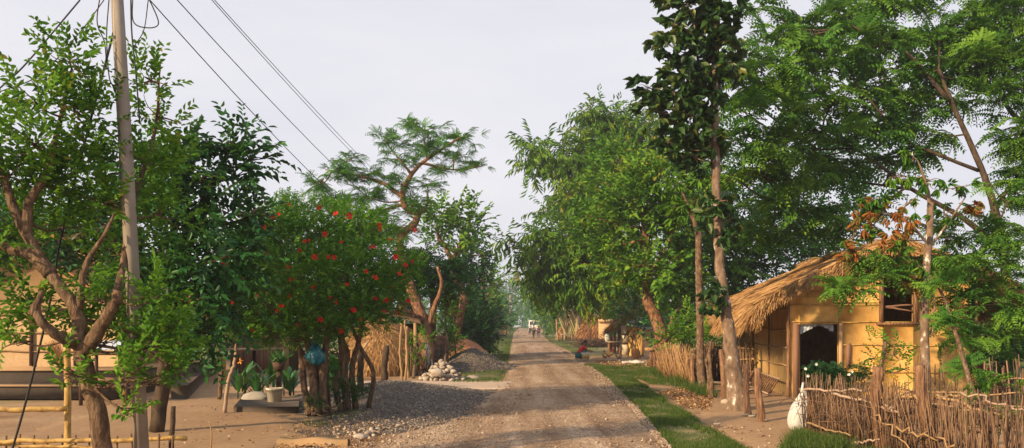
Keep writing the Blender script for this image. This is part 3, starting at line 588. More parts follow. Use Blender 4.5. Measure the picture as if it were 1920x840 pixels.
pole4 = power_pole('most distant pale power pole near the hazy trees', W(955, 625, 130) * [1, 1, 0], W(957, 553, 130), .2, 'pole', False)
def wire_through(pts, r, label, extra=None, end=None):
    """a sagging line through three points, following the row of poles"""
    P = np.array(pts); cz = np.polyfit(P[:, 1], P[:, 2], 2); cx_ = np.polyfit(P[:, 1], P[:, 0], 1); ys = np.linspace(P[0, 1], P[-1, 1], 40)
    b = MB(); b.tube(np.stack([np.polyval(cx_, ys), ys, np.polyval(cz, ys)], 1), r, 4); return single(b, 'power_line', M['wire'], label, 'cable', P[0], 'power lines strung along the road')
wp2 = W(905, 478, 51)
for px0, px1, py1, dx, lab, r_ in ((270, 590, 305, -.3, 'lowest power line, the one that dips into the flame tree from the left', .008), (325, 625, 290, -.1, 'single power line second from the lowest across the sky', .008),
                          (395, 680, 298, 0, 'upper left power line of the close pair crossing the sky', .007), (401, 688, 300, .03, 'upper right power line of the close pair crossing the sky', .007)):
    Ya = 8 * .45 / ((960 - px0) / 1500 + .0) + 3.4; Ya = 4.0 / ((960 - px0) / 1500); Yb = 3.45 / ((960 - px1) / 1500)
    A = W(px0, 0, Ya); B = W(px1, py1, Yb); E = wp2 + [dx, 0, .2]; wire_through([A - (B - A) * .2, A, B, E], r_, lab)
rw = np.random.default_rng(31)
def cable(pts, r, label, group=None, k=8): b = MB(); b.tube(poly(pts, k=k), r, 4); return single(b, 'cable', M['wire'], label, 'cable', pts[0], group)
cable([W(150, 0, 9.5), W(50, 118, 9), W(0, 165, 8.8)], .009, 'cable sloping down to the left edge from the top of the picture')
cable([W(195, 0, 8.5), W(150, 60, 8.6), W(75, 140, 8.8), W(0, 172, 9)], .007, 'thinner cable curving left from the pole towards the left edge')
cable([W(190, -20, 7.8), W(182, 40, 7.8), W(196, 80, 7.8), W(200, 130, 7.8)], .006, 'short loose cable dangling left of the pole', 'loose cables round the pole')
cable([W(205, -10, 7.8), W(200, 70, 7.8), W(206, 150, 7.8), W(222, 160, 7.8)], .006, 'short loose cable dangling left of the pole', 'loose cables round the pole')
cable([W(245, -20, 7.7), W(247, 60, 7.7), W(255, 140, 7.7), W(262, 230, 7.7)], .008, 'black cable running down the right face of the pole')
cable([W(249, -10, 7.7), W(250, 40, 7.7), W(275, 52, 7.7), W(297, 45, 7.7), W(285, 10, 7.7), W(268, -20, 7.7)], .006, 'cable hanging in a round loop right of the pole')
cable([W(278, 0, 7.8), W(270, 55, 7.8), W(253, 85, 7.8)], .005, 'thin cable hanging beside the loop right of the pole')
cable([W(213, 60, 7.9), W(120, 420, 8.1), W(95, 560, 8.2), W(52, 740, 8.3), W(12, 880, 8.4)], .013, 'guy line slanting from the pole down to the lower left corner')

# ---- near-left tree with small oval leaves
b0 = W(200, 930, 7.9) * [1, 1, 0]; Y = 7.6
tree('yard_tree', 'young tree with small bright oval leaves and a pruned forked trunk beside the grey pole', 'tree', b0,
     [b0 - [0, 0, .1], W(188, 800, Y), W(168, 720, Y), W(152, 650, Y), W(148, 600, Y), W(130, 560, Y), W(95, 515, Y)], (.09, .08, .072, .06, .05),
     clumps([(60, 190, 70, 50, 7.4), (130, 110, 45, 60, 7.5), (140, 200, 60, 50, 7.6), (60, 270, 70, 50, 7.3), (170, 280, 60, 60, 7.8), (20, 330, 60, 60, 7.6), (110, 350, 70, 50, 7.8),
             (280, 150, 35, 45, 8.3), (300, 220, 45, 50, 8.4), (270, 300, 60, 60, 8.3), (200, 380, 60, 50, 7.9), (30, 420, 60, 40, 7.9), (120, 430, 60, 40, 8.2), (220, 470, 50, 40, 8.1), (310, 300, 50, 60, 8.8), (300, 400, 60, 60, 8.6),
             (50, 560, 45, 40, 7.6), (30, 640, 40, 30, 7.4), (190, 560, 40, 30, 7.4), (300, 560, 50, 40, 7.7), (290, 650, 50, 40, 7.6), (340, 690, 25, 18, 7.6), (250, 700, 50, 30, 7.3), (230, 770, 35, 25, 7.3), (330, 610, 40, 30, 7.8), (60, 600, 50, 40, 7.6), (300, 720, 40, 20, 7.5), (160, 600, 40, 40, 7.9), (320, 640, 50, 40, 7.8), (130, 700, 35, 30, 7.2), (200, 640, 45, 40, 7.9), (260, 590, 50, 50, 8.1), (80, 330, 70, 60, 7.9), (180, 200, 40, 50, 7.8), (-60, 300, 70, 80, 7.5), (-50, 480, 60, 60, 7.5)]),
     'broad', .082, M['leaf_near'], M['bark'], dens=.75, seed=101, out=.55, up=.7, shell=1.6, twig_r=.006, twigs=9,
     limbs=[([W(95, 515, Y), W(50, 440, Y), W(12, 350, Y), W(-10, 250, Y)], (.06, .045, .025)), ([W(50, 440, Y), W(55, 380, Y), W(90, 320, Y), W(110, 240, Y), W(135, 130, Y)], (.05, .035, .012)),
            ([W(150, 650, Y), W(110, 630, Y - .2), W(75, 600, Y - .3), W(62, 570, Y - .3)], (.055, .045, .035)), ([W(62, 590, Y - .3), W(80, 545, Y - .3)], (.05, .02)), ([W(155, 660, Y), W(185, 620, Y - .1), W(215, 570, Y - .2), W(222, 545, Y - .2)], (.08, .055, .045)),
            ([W(148, 580, Y), W(160, 500, Y), W(190, 450, Y), W(215, 400, Y)], (.04, .025, .012)), ([W(95, 515, Y), W(60, 480, Y), W(0, 460, Y), W(-40, 440, Y)], (.07, .05, .03)), ([W(215, 560, Y), W(230, 500, Y + .2), W(250, 380, Y + .5), W(290, 250, Y + .8), W(300, 130, Y + .8)], (.04, .03, .008))])
# ---- dark broad-leaved tree behind it
b0 = np.array([-5.6, 12.6, 0]); Y = 12.6
tree('mango_tree', 'dark green tree with larger drooping leaves behind the grey pole', 'tree', b0, [b0, W(310, 680, Y), W(320, 600, Y), W(330, 520, Y)], (.12, .10, .085),
     clumps([(380, 330, 60, 55, 12.3), (440, 270, 40, 35, 12.3), (450, 330, 35, 45, 12.5), (330, 380, 70, 60, 12.4), (420, 410, 65, 50, 12.2), (300, 470, 80, 60, 12.2), (400, 490, 75, 55, 12.0), (350, 560, 80, 45, 12.2), (270, 560, 70, 50, 12.6), (200, 420, 90, 60, 13.2), (320, 300, 60, 50, 13), (420, 560, 50, 50, 12.4),
             (380, 620, 50, 35, 12.4), (240, 330, 70, 70, 13.4), (100, 420, 90, 60, 13.8), (-20, 430, 80, 60, 14), (200, 540, 50, 40, 13), (470, 300, 22, 40, 12.4), (485, 400, 20, 25, 12.3)]),
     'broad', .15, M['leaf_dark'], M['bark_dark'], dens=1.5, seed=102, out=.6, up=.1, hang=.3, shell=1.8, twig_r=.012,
     limbs=[([W(330, 520, Y), W(360, 440, Y), W(400, 340, Y), W(440, 260, Y)], (.11, .08, .02)), ([W(320, 600, Y), W(250, 520, Y), W(200, 430, Y)], (.1, .07, .03))])

M['stick_mid0'] = pmat('batten_wood', [(.14, .08, .04), (.26, .16, .08), (.36, .25, .14)], 5, None, .85, .4, .01)
# ---- mud house far left on a plinth
hx0, hx1, hy = -16.5, -9.75, 20.0
root = thing('mud_house', 'ochre mud house with thatched roof on a stepped plinth at the far left', 'house', (-13, 20, 0)); b = MB()
apex = -12.6
b.prism([(hx0, hy, .62), (hx1, hy, .62), (hx1, hy, 2.35), (apex, hy, 3.5), (hx0, hy, 2.1)], (0, .18, 0)); b.build('front_wall', M['mud_tan'], root)
b = MB(); b.box(((hx1 - .09), hy + 2.45, 1.48), (.18, 4.5, 1.72)); b.box((hx0 + .09, hy + 2.45, 1.4), (.18, 4.5, 1.6)); b.box(((hx0 + hx1) / 2, hy + 4.79, 1.48), (hx1 - hx0, .18, 1.72)); b.build('wall', M['mud_tan'], root)
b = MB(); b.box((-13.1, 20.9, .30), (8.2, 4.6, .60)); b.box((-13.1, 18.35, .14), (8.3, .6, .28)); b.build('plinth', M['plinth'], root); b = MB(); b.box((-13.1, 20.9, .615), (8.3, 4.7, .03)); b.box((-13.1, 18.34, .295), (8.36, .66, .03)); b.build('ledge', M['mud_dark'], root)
b = MB(); b.box((-10.9, 19.96, 1.35), (.05, .08, 1.4)); b.box((-12.0, 19.96, 1.35), (.05, .08, 1.4)); b.box((-11.45, 19.96, 2.06), (1.14, .08, .06)); b.build('door_frame', M['dark_wood'], root)
for sx, ex, ez in ((-1, hx0 - .7, 1.55), (1, hx1 + .7, 1.85)):
    b = MB(); b.prism([(apex, hy - .8, 3.75), (ex, hy - .8, ez), (ex, hy - .8, ez + .2), (apex, hy - .8, 3.97)][::1], (0, 6.4, 0)); rf = b.build('roof', M['straw_red'], root)
    rr_ = np.random.default_rng(5 + sx); n = 2600; t = rr_.random(n); P = np.stack([apex + (ex - apex) * t, hy - .85 + rr_.random(n) ** 2 * 6.3, 3.97 + (ez + .2 - 3.97) * t + .02], 1); s = MB(); ribbons(s, P, np.tile([ex - apex, 0, ez - 3.9], (n, 1)) + rr_.normal(0, .25, (n, 3)), rr_.uniform(.3, .6, n), .012, rr_, .2); s.build('thatch', M['straw_red'], rf)
hb_ = np.random.default_rng(43)
for z_ in (1.0, 1.45, 1.9, 2.3):
    m = MB(); m.tube(poly([(hx0 + .1, hy - .02, z_), (-13, hy - .025, z_ + .02), (hx1, hy - .02, z_ - .01)], k=8, wob=.008, rng=hb_), .02, 6); m.build('batten', M['stick_mid0'], root)
for x_ in (-15.5, -14.2, hx1 - .03): m = MB(); m.tube([(x_, hy - .05, .6), (x_, hy - .05, 2.3)], .05, 7); m.build('wall_post', M['post_wood'], root)
m = MB(); b0_ = np.array([-10.6, 18.9, .62]); n_ = 120; ribbons(m, np.tile(b0_, (n_, 1)) + hb_.normal(0, .03, (n_, 3)), hb_.normal(0, .14, (n_, 3)) + [-.35, 0, -.0] + [0, 0, .9], .75, .006, hb_, .1); single(m, 'broom', M['straw_red'], 'straw broom leaning on the plinth of the mud house', 'broom', b0_)
# tin-roofed counter
root = thing('market_stand', 'small wooden stand with a pale tin top behind the pruned tree', 'stand', W(205, 745, 17.6) * [1, 1, 0]); b = MB()
nx = 24; xs = np.linspace(-.62, .55, nx); V = np.array([[[W(205, 0, 17.3)[0] + x, 17.0 + y, 1.15 + y * .22 + .012 * (-1) ** i] for i, x in enumerate(xs)] for y in (0, .4, .8)]); b.grid(V); b.grid(V[::-1] - [0, 0, .01]); b.build('tin_top', M['tin_blue'], root)
b = MB(); b.box((W(205, 0, 17.3)[0], 17.4, 1.06), (1.15, .75, .06)); b.build('frame', M['dark_wood'], root)
for x in (-.5, .48):
    for y in (17.08, 17.72): b = MB(); b.tube([(W(205, 0, 17.3)[0] + x, y, -.05), (W(205, 0, 17.3)[0] + x, y, 1.05)], .04, 7); b.build('leg', M['dark_wood'], root)
b = MB(); b.box((W(205, 0, 17.3)[0], 17.4, .5), (1.0, .6, .04)); b.build('shelf', M['plank'], root)
# low plastered wall with plants
b = MB(); a0, a1 = G(352, 748), G(404, 694); d = (a1 - a0); nrmv = nrm(np.array([-d[1], d[0], 0])) * .35
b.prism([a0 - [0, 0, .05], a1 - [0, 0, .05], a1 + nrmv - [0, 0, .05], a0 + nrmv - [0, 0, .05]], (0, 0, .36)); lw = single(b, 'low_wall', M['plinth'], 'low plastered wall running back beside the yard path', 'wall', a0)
# bamboo fence, bottom left
root = thing('bamboo_fence', 'low yellow bamboo rail fence along the bottom left corner', 'fence', W(60, 890, 8.9) * [1, 1, 0]); Yf = 8.9; rf_ = np.random.default_rng(41)
def rail(root, a, b_, r, mat='bamboo', nm='rail', wob=.008):
    m = MB(); P = poly([a, (np.array(a) + b_) / 2, b_], k=6, wob=wob, rng=rf_); rr_ = np.full(len(P), r); rr_[::3] *= 1.12; m.tube(P, rr_, 8); return m.build(nm, M[mat], root, True)
rail(root, W(-60, 770, 8.6), W(124, 766, 8.75), .028); rail(root, W(-60, 829, 8.6), W(350, 822, 8.75), .024); rail(root, W(-60, 833, 8.66), W(200, 838, 8.7), .018)
for px in range(-40, 345, 26):
    m = MB(); dx = rf_.uniform(-6, 6); m.tube([W(px + dx, 900, 8.7) * [1, 1, 0], W(px, 812 + rf_.uniform(0, 6), 8.72)], [.014, .011], 6); m.build('picket', M['stick'], root)
m = MB(); P = poly([W(127, 900, 8.9) * [1, 1, 0] - [0, 0, .1], W(127, 760, 8.9), W(126, 640, 8.9)], k=6); rr_ = np.full(len(P), .034); rr_[::3] *= 1.1; m.tube(P, rr_, 10); m.build('post', M['bamboo'], root, True)
stake(W(322, 895, 8.9) * [1, 1, 0], W(325, 762, 8.9), .03, 'dark knobbly stake standing right of the grey pole', rf_, 'bark_dark', group=None)
b = MB(); b.tube(poly([W(394, 850, 10.6), W(397, 815, 10.5), W(392, 788, 10.5)], k=4), [.012, .006], 5); single(b, 'dry_twig', M['stick_pale'], 'single dry twig sticking up at the bottom of the left yard', 'twig', W(394, 850, 10.6) * [1, 1, 0])
rb = np.random.default_rng(42)
# ---- hibiscus with red flowers
bx = G(592, 778); Y = 15.1
def flowers(root, rng):
    v = []; q = []; k = 0
    fl = MB()
    for i in range(5):
        a = i * 2 * np.pi / 5; ca, sa = math.cos(a), math.sin(a); cb, sb = math.cos(a + .5), math.sin(a + .5); cc, sc_ = math.cos(a - .5), math.sin(a - .5)
        fl.add([(0, 0, 0), (.05 * cc, .05 * sc_, .022), (.062 * ca, .062 * sa, .02), (.05 * cb, .05 * sb, .03)], [(0, 1, 2, 3)], None, rng.random())
    fl.tube([(0, 0, 0), (0, 0, .05), (.006, 0, .085)], [.005, .007], 5, tint=1)
    fl.v = [q_ + np.array(root.location) for q_ in fl.v]; base = None; pos = [(455, 463), (512, 405), (494, 425), (522, 402), (540, 385), (597, 388), (428, 478), (420, 497), (408, 550), (470, 520), (454, 521), (518, 583), (437, 565), (480, 555), (546, 525), (545, 555), (590, 482), (616, 481), (627, 483), (578, 450), (571, 452),
        (633, 567), (650, 534), (662, 583), (700, 463), (697, 465), (711, 422), (714, 430), (686, 510), (702, 522), (741, 483), (729, 450), (777, 431), (760, 497), (748, 515), (775, 490), (725, 565), (765, 563), (748, 587), (720, 585), (640, 455), (655, 405), (630, 402), (563, 470), (528, 615), (620, 560), (675, 600), (600, 600), (540, 500), (500, 480), (471, 620), (528, 575), (563, 610), (590, 540), (640, 620), (703, 560), (735, 540), (420, 590), (610, 440)]
    for i, (px, py) in enumerate(pos):
        far = max(abs(px - 590) / 210., abs(py - 500) / 135.); Yy = 15.0 - 1.35 * math.sqrt(max(0, 1 - min(1, far) ** 2))
        if px > 690 and py > 530: Yy = 14.6
        if base is None: o = fl.build('flower', M['petal'], root); base = o
        else: o = base.copy(); C.objects.link(o); o.parent = root
        o.location = Vector(W(px, py, Yy)) - root.location; o.rotation_euler = (rng.uniform(.5, 2.0), rng.uniform(-.6, .6), rng.uniform(-1.2, 1.2)); o.scale = (rng.uniform(.55, 1.1),) * 3
tree('hibiscus_tree', 'wide bushy tree dotted with red flowers on clustered stems beside the gravel', 'tree', bx, [bx, W(585, 690, Y), W(572, 620, Y), W(560, 560, Y)], (.09, .075, .06, .05),
     clumps([(590, 430, 75, 45, 15.2), (520, 450, 70, 50, 15), (660, 440, 65, 45, 15.2), (460, 500, 60, 55, 15), (560, 510, 80, 55, 14.4), (650, 510, 80, 55, 14.5), (720, 490, 60, 45, 15), (440, 570, 45, 45, 15), (500, 570, 60, 45, 14.6), (580, 585, 70, 35, 14.6), (660, 580, 65, 40, 14.7), (740, 540, 45, 35, 14.9),
             (560, 390, 40, 28, 15.4), (640, 400, 45, 25, 15.5), (540, 400, 20, 30, 15.4), (700, 420, 40, 30, 15.6), (430, 470, 30, 35, 15.2), (600, 620, 50, 20, 15.2), (480, 615, 45, 22, 15), (765, 500, 30, 22, 14.9), (590, 500, 150, 90, 16.2, .8), (720, 590, 40, 20, 15), (440, 615, 36, 26, 15), (500, 630, 36, 20, 15), (560, 630, 30, 18, 14.8), (630, 610, 36, 18, 14.9), (540, 600, 60, 24, 14.5), (410, 570, 24, 36, 15.2), (610, 650, 30, 20, 16)]),
     'broad', .058, M['leaf_hib'], M['bark'], dens=1.15, seed=103, out=.7, up=.35, shell=2.4, twig_r=.008, extra=flowers,
     limbs=[([bx + [.12, .1, 0], W(606, 700, Y), W(612, 640, Y), W(620, 560, Y)], (.09, .07, .04)), ([bx + [-.12, 0, 0], W(570, 720, Y), W(562, 650, Y), W(520, 580, Y)], (.07, .06, .04)), ([bx + [-.05, .1, 0], W(592, 720, Y), W(560, 650, Y), W(535, 615, Y), W(480, 570, Y)], (.06, .05, .03)),
            ([W(650, 760, 15.6) * [1, 1, 0], W(645, 690, 15.4), W(640, 620, 15.2), W(650, 540, 15)], (.085, .07, .05)), ([W(668, 758, 15.7) * [1, 1, 0], W(660, 700, 15.5), W(672, 640, 15.3), W(690, 560, 15)], (.065, .055, .035)), ([W(690, 756, 15.7) * [1, 1, 0], W(700, 700, 15.6), W(675, 650, 15.4), W(655, 600, 15.2)], (.05, .045, .035)),
            ([W(640, 765, 15.4) * [1, 1, 0], W(630, 720, 15.4), W(652, 660, 15.4), W(600, 590, 15)], (.06, .055, .03)), ([W(560, 640, 15), W(640, 590, 14.8), W(720, 560, 14.8), W(770, 575, 14.7)], (.035, .025, .01)), ([W(640, 600, 15), W(720, 520, 15), W(800, 480, 14.9)], (.025, .018, .006))])
b = MB(); b.tube(poly([G(604, 772) - [0, 0, .1], W(603, 720, 15.3), W(600, 668, 15.2)], k=4, wob=.01, rng=rb), [.17, .15, .15], 12, jit=.1, rng=rb); single(b, 'tree_stump', M['bark_dark'], 'dark sawn stump standing among the red flowering tree stems', 'stump', G(604, 772))
b = MB(); c = W(591, 665, 14.95); lathe(b, c, [(.001, -.18), (.08, -.17), (.15, -.12), (.17, -.03), (.135, .06), (.085, .13), (.045, .19), (.025, .235), (.06, .27)], 20, rb, .016); root = single(b, 'plastic_bag', M['blue_bag'], 'blue plastic bag hung on a stump under the red flowering tree', 'bag', c, None, True)
for i, (px, py, Yy, s_) in enumerate([(580, 775, 14.9, .22), (615, 770, 15, .25), (655, 762, 15.2, .3), (700, 750, 16, .25), (560, 785, 14.6, .12)]):
    pass
tree('undergrowth_shrub', 'low green weeds sprouting round the feet of the flowering tree', 'shrub', G(620, 785), [G(620, 785), G(620, 785) + [0, 0, .2]], (.012, .01), clumps([(585, 770, 30, 20, 14.8), (620, 775, 28, 18, 14.7), (655, 735, 28, 30, 15.2), (570, 785, 20, 12, 14.6), (640, 785, 24, 10, 14.4), (630, 700, 25, 35, 16)]), 'broad', .05, M['leaf_dark'], M['bark_dark'], dens=.55, seed=104, up=.8)
# ---- things in the left yard
b = G(515, 762); root = thing('bucket', 'cream plastic bucket standing on the low concrete slab', 'bucket', b); m = MB()
lathe(m, b, [(.001, .10), (.135, .10), (.165, .37), (.172, .37), (.172, .345), (.178, .345), (.178, .38), (.155, .38), (.128, .12), (.001, .12)], 28); m.build('tub', M['cream'], root, True)
m = MB(); a = np.linspace(0, np.pi, 14); m.tube(np.stack([b[0] + .178 * np.cos(a), np.full(14, b[1] - .03) - .14 * np.sin(a), .36 - .05 * np.sin(a)], 1), .004, 5); m.build('handle', M['wire'], root)
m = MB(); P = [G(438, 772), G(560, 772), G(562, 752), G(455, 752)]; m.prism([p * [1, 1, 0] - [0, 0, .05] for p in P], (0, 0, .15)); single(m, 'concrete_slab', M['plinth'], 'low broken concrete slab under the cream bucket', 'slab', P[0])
m = MB(); V = rockmesh(rb, 12, 8) * [.34, .2, .17] + G(478, 757) + [0, 0, .14]; m.grid(V, close=True); single(m, 'boulder', M['concrete'], 'smooth grey boulder lying on the slab left of the bucket', 'rock', G(478, 757), None, True)
def canna(px, py, h, n, seed, label, flower=False):
    r_ = np.random.default_rng(seed); c = G(px, py); root = thing('canna_plant', label, 'plant', c, 'broad-leaved garden plants in the left yard'); m = MB()
    for i in range(n):
        a = r_.random() * 6.28; p0 = c + np.array([math.cos(a), math.sin(a), 0]) * r_.random() * .22; z0 = r_.uniform(.05, .6) * h; L = r_.uniform(.4, .6) * h; d = nrm(np.array([math.cos(a) * .6, math.sin(a) * .6, r_.uniform(.5, 1.4)])); sdv = nrm(np.cross(d, [0, 0, 1])) * L * .17
        P = poly([p0 + [0, 0, z0], p0 + [0, 0, z0] + d * L * .5, p0 + [0, 0, z0] + d * L + [0, 0, -.1 * L]], k=3); wv = np.sin(np.linspace(.12, 1, len(P)) * np.pi * .97)[:, None]; up_ = np.cross(sdv, d) * .25
        m.grid(np.stack([P - sdv * wv + up_ * wv, P, P + sdv * wv + up_ * wv], 1), r_.random())
    m.build('leaf_cluster', M['leaf_broad2'], root, True); s = MB()
    for i in range(4): a = r_.random() * 6.28; p0 = c + np.array([math.cos(a), math.sin(a), 0]) * .12; s.tube([p0, p0 + [0, 0, h * .8]], [.016, .01], 6)
    s.build('stem', M['leaf_broad2'], root)
    if flower:
        f = MB()
        for i in range(6): d = nrm(r_.normal(size=3) + [0, 0, .6]); f.grid(np.array([[c + [0, 0, h] , c + [0, 0, h] + d * .04 + np.array([.02, 0, 0])], [c + [0, 0, h] + d * .04 - np.array([.02, 0, 0]), c + [0, 0, h] + d * .085]]), .5)
        f.build('flower', M['petal_or'], root)
M['leaf_broad2'] = leafmat('leaf_canna', [(.010, .045, .018), (.022, .085, .028), (.05, .13, .035)], .25, .35, .4)
M['petal_or'] = leafmat('petal_orange', [(.75, .22, .02), (.8, .35, .05)], .2)
canna(450, 748, .85, 22, 51, 'broad-leaved plant with one orange flower beside the curved stake', True)
canna(484, 747, .75, 20, 52, 'broad-leaved plant standing directly behind the concrete slab'); canna(505, 735, .8, 20, 53, 'broad-leaved plant furthest back behind the cream bucket'); canna(542, 742, .7, 18, 54, 'broad-leaved plant nearest to the flowering tree stems'); canna(632, 740, 1.15, 20, 55, 'tall dark leafy plant between the two clusters of flowering tree stems')
def curved(pts, r, label, mat='bark', rng=rb): b = MB(); P = poly(pts, k=6, wob=.008, rng=rng); b.tube(P, [r * 1.1, r, r * .75], 8, jit=.12, rng=rng); return single(b, 'stake', M[mat], label, 'stake', pts[0])
curved([G(421, 774), W(428, 715, 15.3), W(440, 680, 15.3), W(444, 640, 15.3)], .035, 'thin crooked stake bending right in front of the orange flower', 'rail_grey'); curved([G(411, 748), W(414, 700, 18), W(410, 655, 18), W(405, 620, 18)], .045, 'dark crooked stake left of the yellow bamboo upright')
m = MB(); P = poly([G(419, 712) - [0, 0, .1], W(419, 660, 24), W(417, 607, 24)], k=6); rr_ = np.full(len(P), .07); rr_[::3] *= 1.12; m.tube(P, rr_, 10); single(m, 'bamboo_pole', M['bamboo'], 'thick yellow bamboo upright in front of the plank shed', 'pole', G(419, 712), None, True)
# plank shed
sy = 27.5; sx0, sx1 = W(432, 0, sy)[0], W(532, 0, sy)[0]; root = thing('plank_shed', 'weathered plank shed with dark openings behind the left yard', 'shed', ((sx0 + sx1) / 2, sy, 0)); b = MB(); x = sx0
while x < sx1:
    wd = rb.uniform(.10, .16); cx_ = x + wd / 2; pxx = 960 + cx_ * 1500 / sy
    if 471 < pxx < 483:
        for z0, z1 in ((0, .35), (.82, 1.15), (1.62, 1.9)): b.box((cx_, sy, (z0 + z1) / 2), (wd * .94, .03, z1 - z0), tint=rb.random())
    else: b.box((cx_, sy + rb.uniform(-.01, .01), .95), (wd * .93, .03, 1.9 + rb.uniform(-.05, .05)), tint=rb.random())
    x += wd
b.build('plank_wall', M['plank'], root); b = MB(); b.box(((sx0 + sx1) / 2, sy + 1.9, .9), (sx1 - sx0, .04, 1.8)); b.box((sx0 + .02, sy + .95, .9), (.04, 1.84, 1.8)); b.box((sx1 - .02, sy + .95, .9), (.04, 1.84, 1.8)); b.build('wall', M['dark_wood'], root)
b = MB(); b.box(((sx0 + sx1) / 2, sy + .8, 2.04), (sx1 - sx0 + .6, 2.6, .1)); b.build('roof', M['dark_wood'], root); b = MB(); b.box((sx1 + .08, sy - .06, .98), (.2, .12, 1.95)); b.build('post', M['stick_pale'], root)
b = MB(); b.tube([W(425, 655, 24.2), W(530, 654, 26.9)], .04, 7); b.tube([W(425, 627, 24.2), W(470, 625, 26.9)], .03, 7); single(b, 'bamboo_rail', M['rail_grey'], 'horizontal bamboo rails tied across the front of the plank shed', 'rail', W(425, 655, 24.2))
m = MB(); m.tube([W(500, 0, 20) * [1, 1, 0], W(500, 645, 20)], [.1, .09], 8); 
root = thing('potted_plant', 'green plant growing in a pot raised on a post left of the flowering tree', 'plant', W(523, 742, 18.5) * [1, 1, 0]); c = root.location
m = MB(); m.tube([c, np.array(c) + [0, 0, .62]], [.07, .06], 8); m.build('post', M['bark_dark'], root); m = MB(); lathe(m, np.array(c) + [0, 0, .62], [(.001, 0), (.11, 0), (.16, .2), (.13, .2), (.001, .17)], 14); m.build('pot', M['dark_wood'], root)
m = MB(); P = np.tile(np.array(c) + [0, 0, .80], (70, 1)) + rb.normal(0, .05, (70, 3)) * [1, 1, .2]; ribbons(m, P, rb.normal(size=(70, 3)) * [.5, .5, .1] + [0, 0, .8], rb.uniform(.2, .42, 70), .018, rb, .5); m.build('foliage', M['leaf_broad2'], root)
# posts by the gravel
gp = 'bare posts set in the gravel beside the flowering tree'
stake(G(723, 733), W(725, 648, 20.2), .085, 'taller dark round post standing in the gravel heap', rb, 'bark_dark', group=gp); stake(G(676, 748), W(678, 658, 18), .075, 'dark post close to the right stems of the flowering tree', rb, 'bark_dark', group=gp)
curved([G(662, 742), W(655, 700, 18.5), W(690, 640, 18.5)], .03, 'grey slanted stick leaning beside the flowering tree', 'rail_grey')
for i, (a, b_, r_, lab) in enumerate([((754, 712), (752, 606), .032, 'left pale bamboo pole right of the domed haystack'), ((760, 711), (759, 600), .03, 'middle pale bamboo pole right of the domed haystack'), ((766, 706), (763, 612), .045, 'right thicker pole beside the domed haystack')]):
    Yy = G(*a)[1]; stake(G(*a), W(b_[0], b_[1], Yy), r_, lab, rb, 'stick_pale', 'upright_pole', 'poles beside the haystack', 'pole')
hc = W(706, 0, 27.2)
dome('haystack', 'domed golden haystack behind the gravel heap', 'haystack', (hc[0], 27.2), [(1.15, -.05), (1.22, .3), (1.12, .85), (.88, 1.28), (.55, 1.58), (.2, 1.76), (0, 1.8)], M['straw'], rb, 15000, .20, wd=.006)
# dark open shed behind the haystack
root = thing('thatched_shed', 'dark open-fronted shed with sloping roof right behind the domed haystack', 'shed', (-4.3, 29.5, 0)); b = MB(); b.prism([(-5.2, 28.8, 2.2), (-3.3, 28.8, 1.7), (-3.3, 28.8, 1.85), (-5.2, 28.8, 2.36)], (0, 3, 0)); b.build('roof', M['dark_wood'], root)
b = MB(); b.box((-4.3, 31.7, .85), (2.0, .06, 1.7)); b.box((-5.2, 30.2, .9), (.06, 2.8, 1.8)); b.build('wall', M['dark_wood'], root)
for x in (-4.6, -3.5): b = MB(); b.tube([(x, 28.9, -.05), (x, 28.9, 1.75)], .06, 8); b.build('post', M['stick_pale'], root)
# ---- flame tree
Y = 30.0; b0 = G(800, 692)
tree('flame_tree', 'umbrella-shaped tree with feathery fern-like leaves and a twisted reddish trunk', 'tree', b0, [b0, W(799, 640, Y), W(792, 600, Y), W(770, 540, Y), W(752, 480, Y), W(752, 445, Y), W(778, 418, Y), W(785, 400, Y)], (.32, .28, .20, .17, .15, .14, .12),
     clumps([(735, 265, 50, 13, Y, 1.2), (795, 245, 45, 13, Y, 1.2), (855, 262, 45, 13, Y + 1, 1), (890, 312, 32, 9, Y, .8), (805, 280, 50, 12, Y, 1), (750, 300, 45, 12, Y, 1), (850, 290, 40, 10, Y, .9), (690, 325, 50, 14, Y, 1), (640, 325, 42, 16, Y, 1), (600, 345, 32, 15, Y, .9), (690, 370, 50, 17, Y, 1.1), (750, 345, 50, 14, Y, 1), (775, 385, 50, 15, Y, 1), (830, 320, 45, 9, Y, .8),
             (625, 378, 45, 18, Y, 1), (700, 410, 55, 20, Y, 1), (735, 435, 50, 16, Y, 1), (650, 298, 35, 10, Y, .8), (800, 345, 35, 10, Y, .8), (770, 228, 30, 8, Y, .7), (665, 440, 60, 20, Y, 1.2)]),
     'fern', .31, M['leaf_fern'], M['bark_red'], dens=.85, seed=105, out=.75, up=.25, shell=1.5, twig_r=.016, simple=True, upn=.15,
     limbs=[([W(785, 402, Y), W(760, 388, Y), W(757, 355, Y), W(778, 318, Y), W(820, 285, Y), W(862, 258, Y)], (.13, .11, .07, .025)), ([W(757, 372, Y), W(720, 345, Y), W(670, 330, Y), W(610, 318, Y)], (.09, .06, .02)), ([W(770, 325, Y), W(750, 300, Y), W(720, 262, Y)], (.06, .03, .015)), ([W(790, 305, Y), W(850, 318, Y), W(905, 312, Y)], (.06, .03, .012)), ([W(800, 295, Y), W(795, 260, Y), W(785, 232, Y)], (.04, .02, .01)),
            ([W(785, 402, Y), W(800, 385, Y), W(802, 362, Y)], (.08, .03)), ([W(792, 610, Y), W(772, 590, Y - .4), W(750, 575, Y - .8)], (.15, .12, .08)), ([W(799, 620, Y), W(815, 575, Y), W(828, 535, Y), W(820, 500, Y)], (.11, .08, .05))])
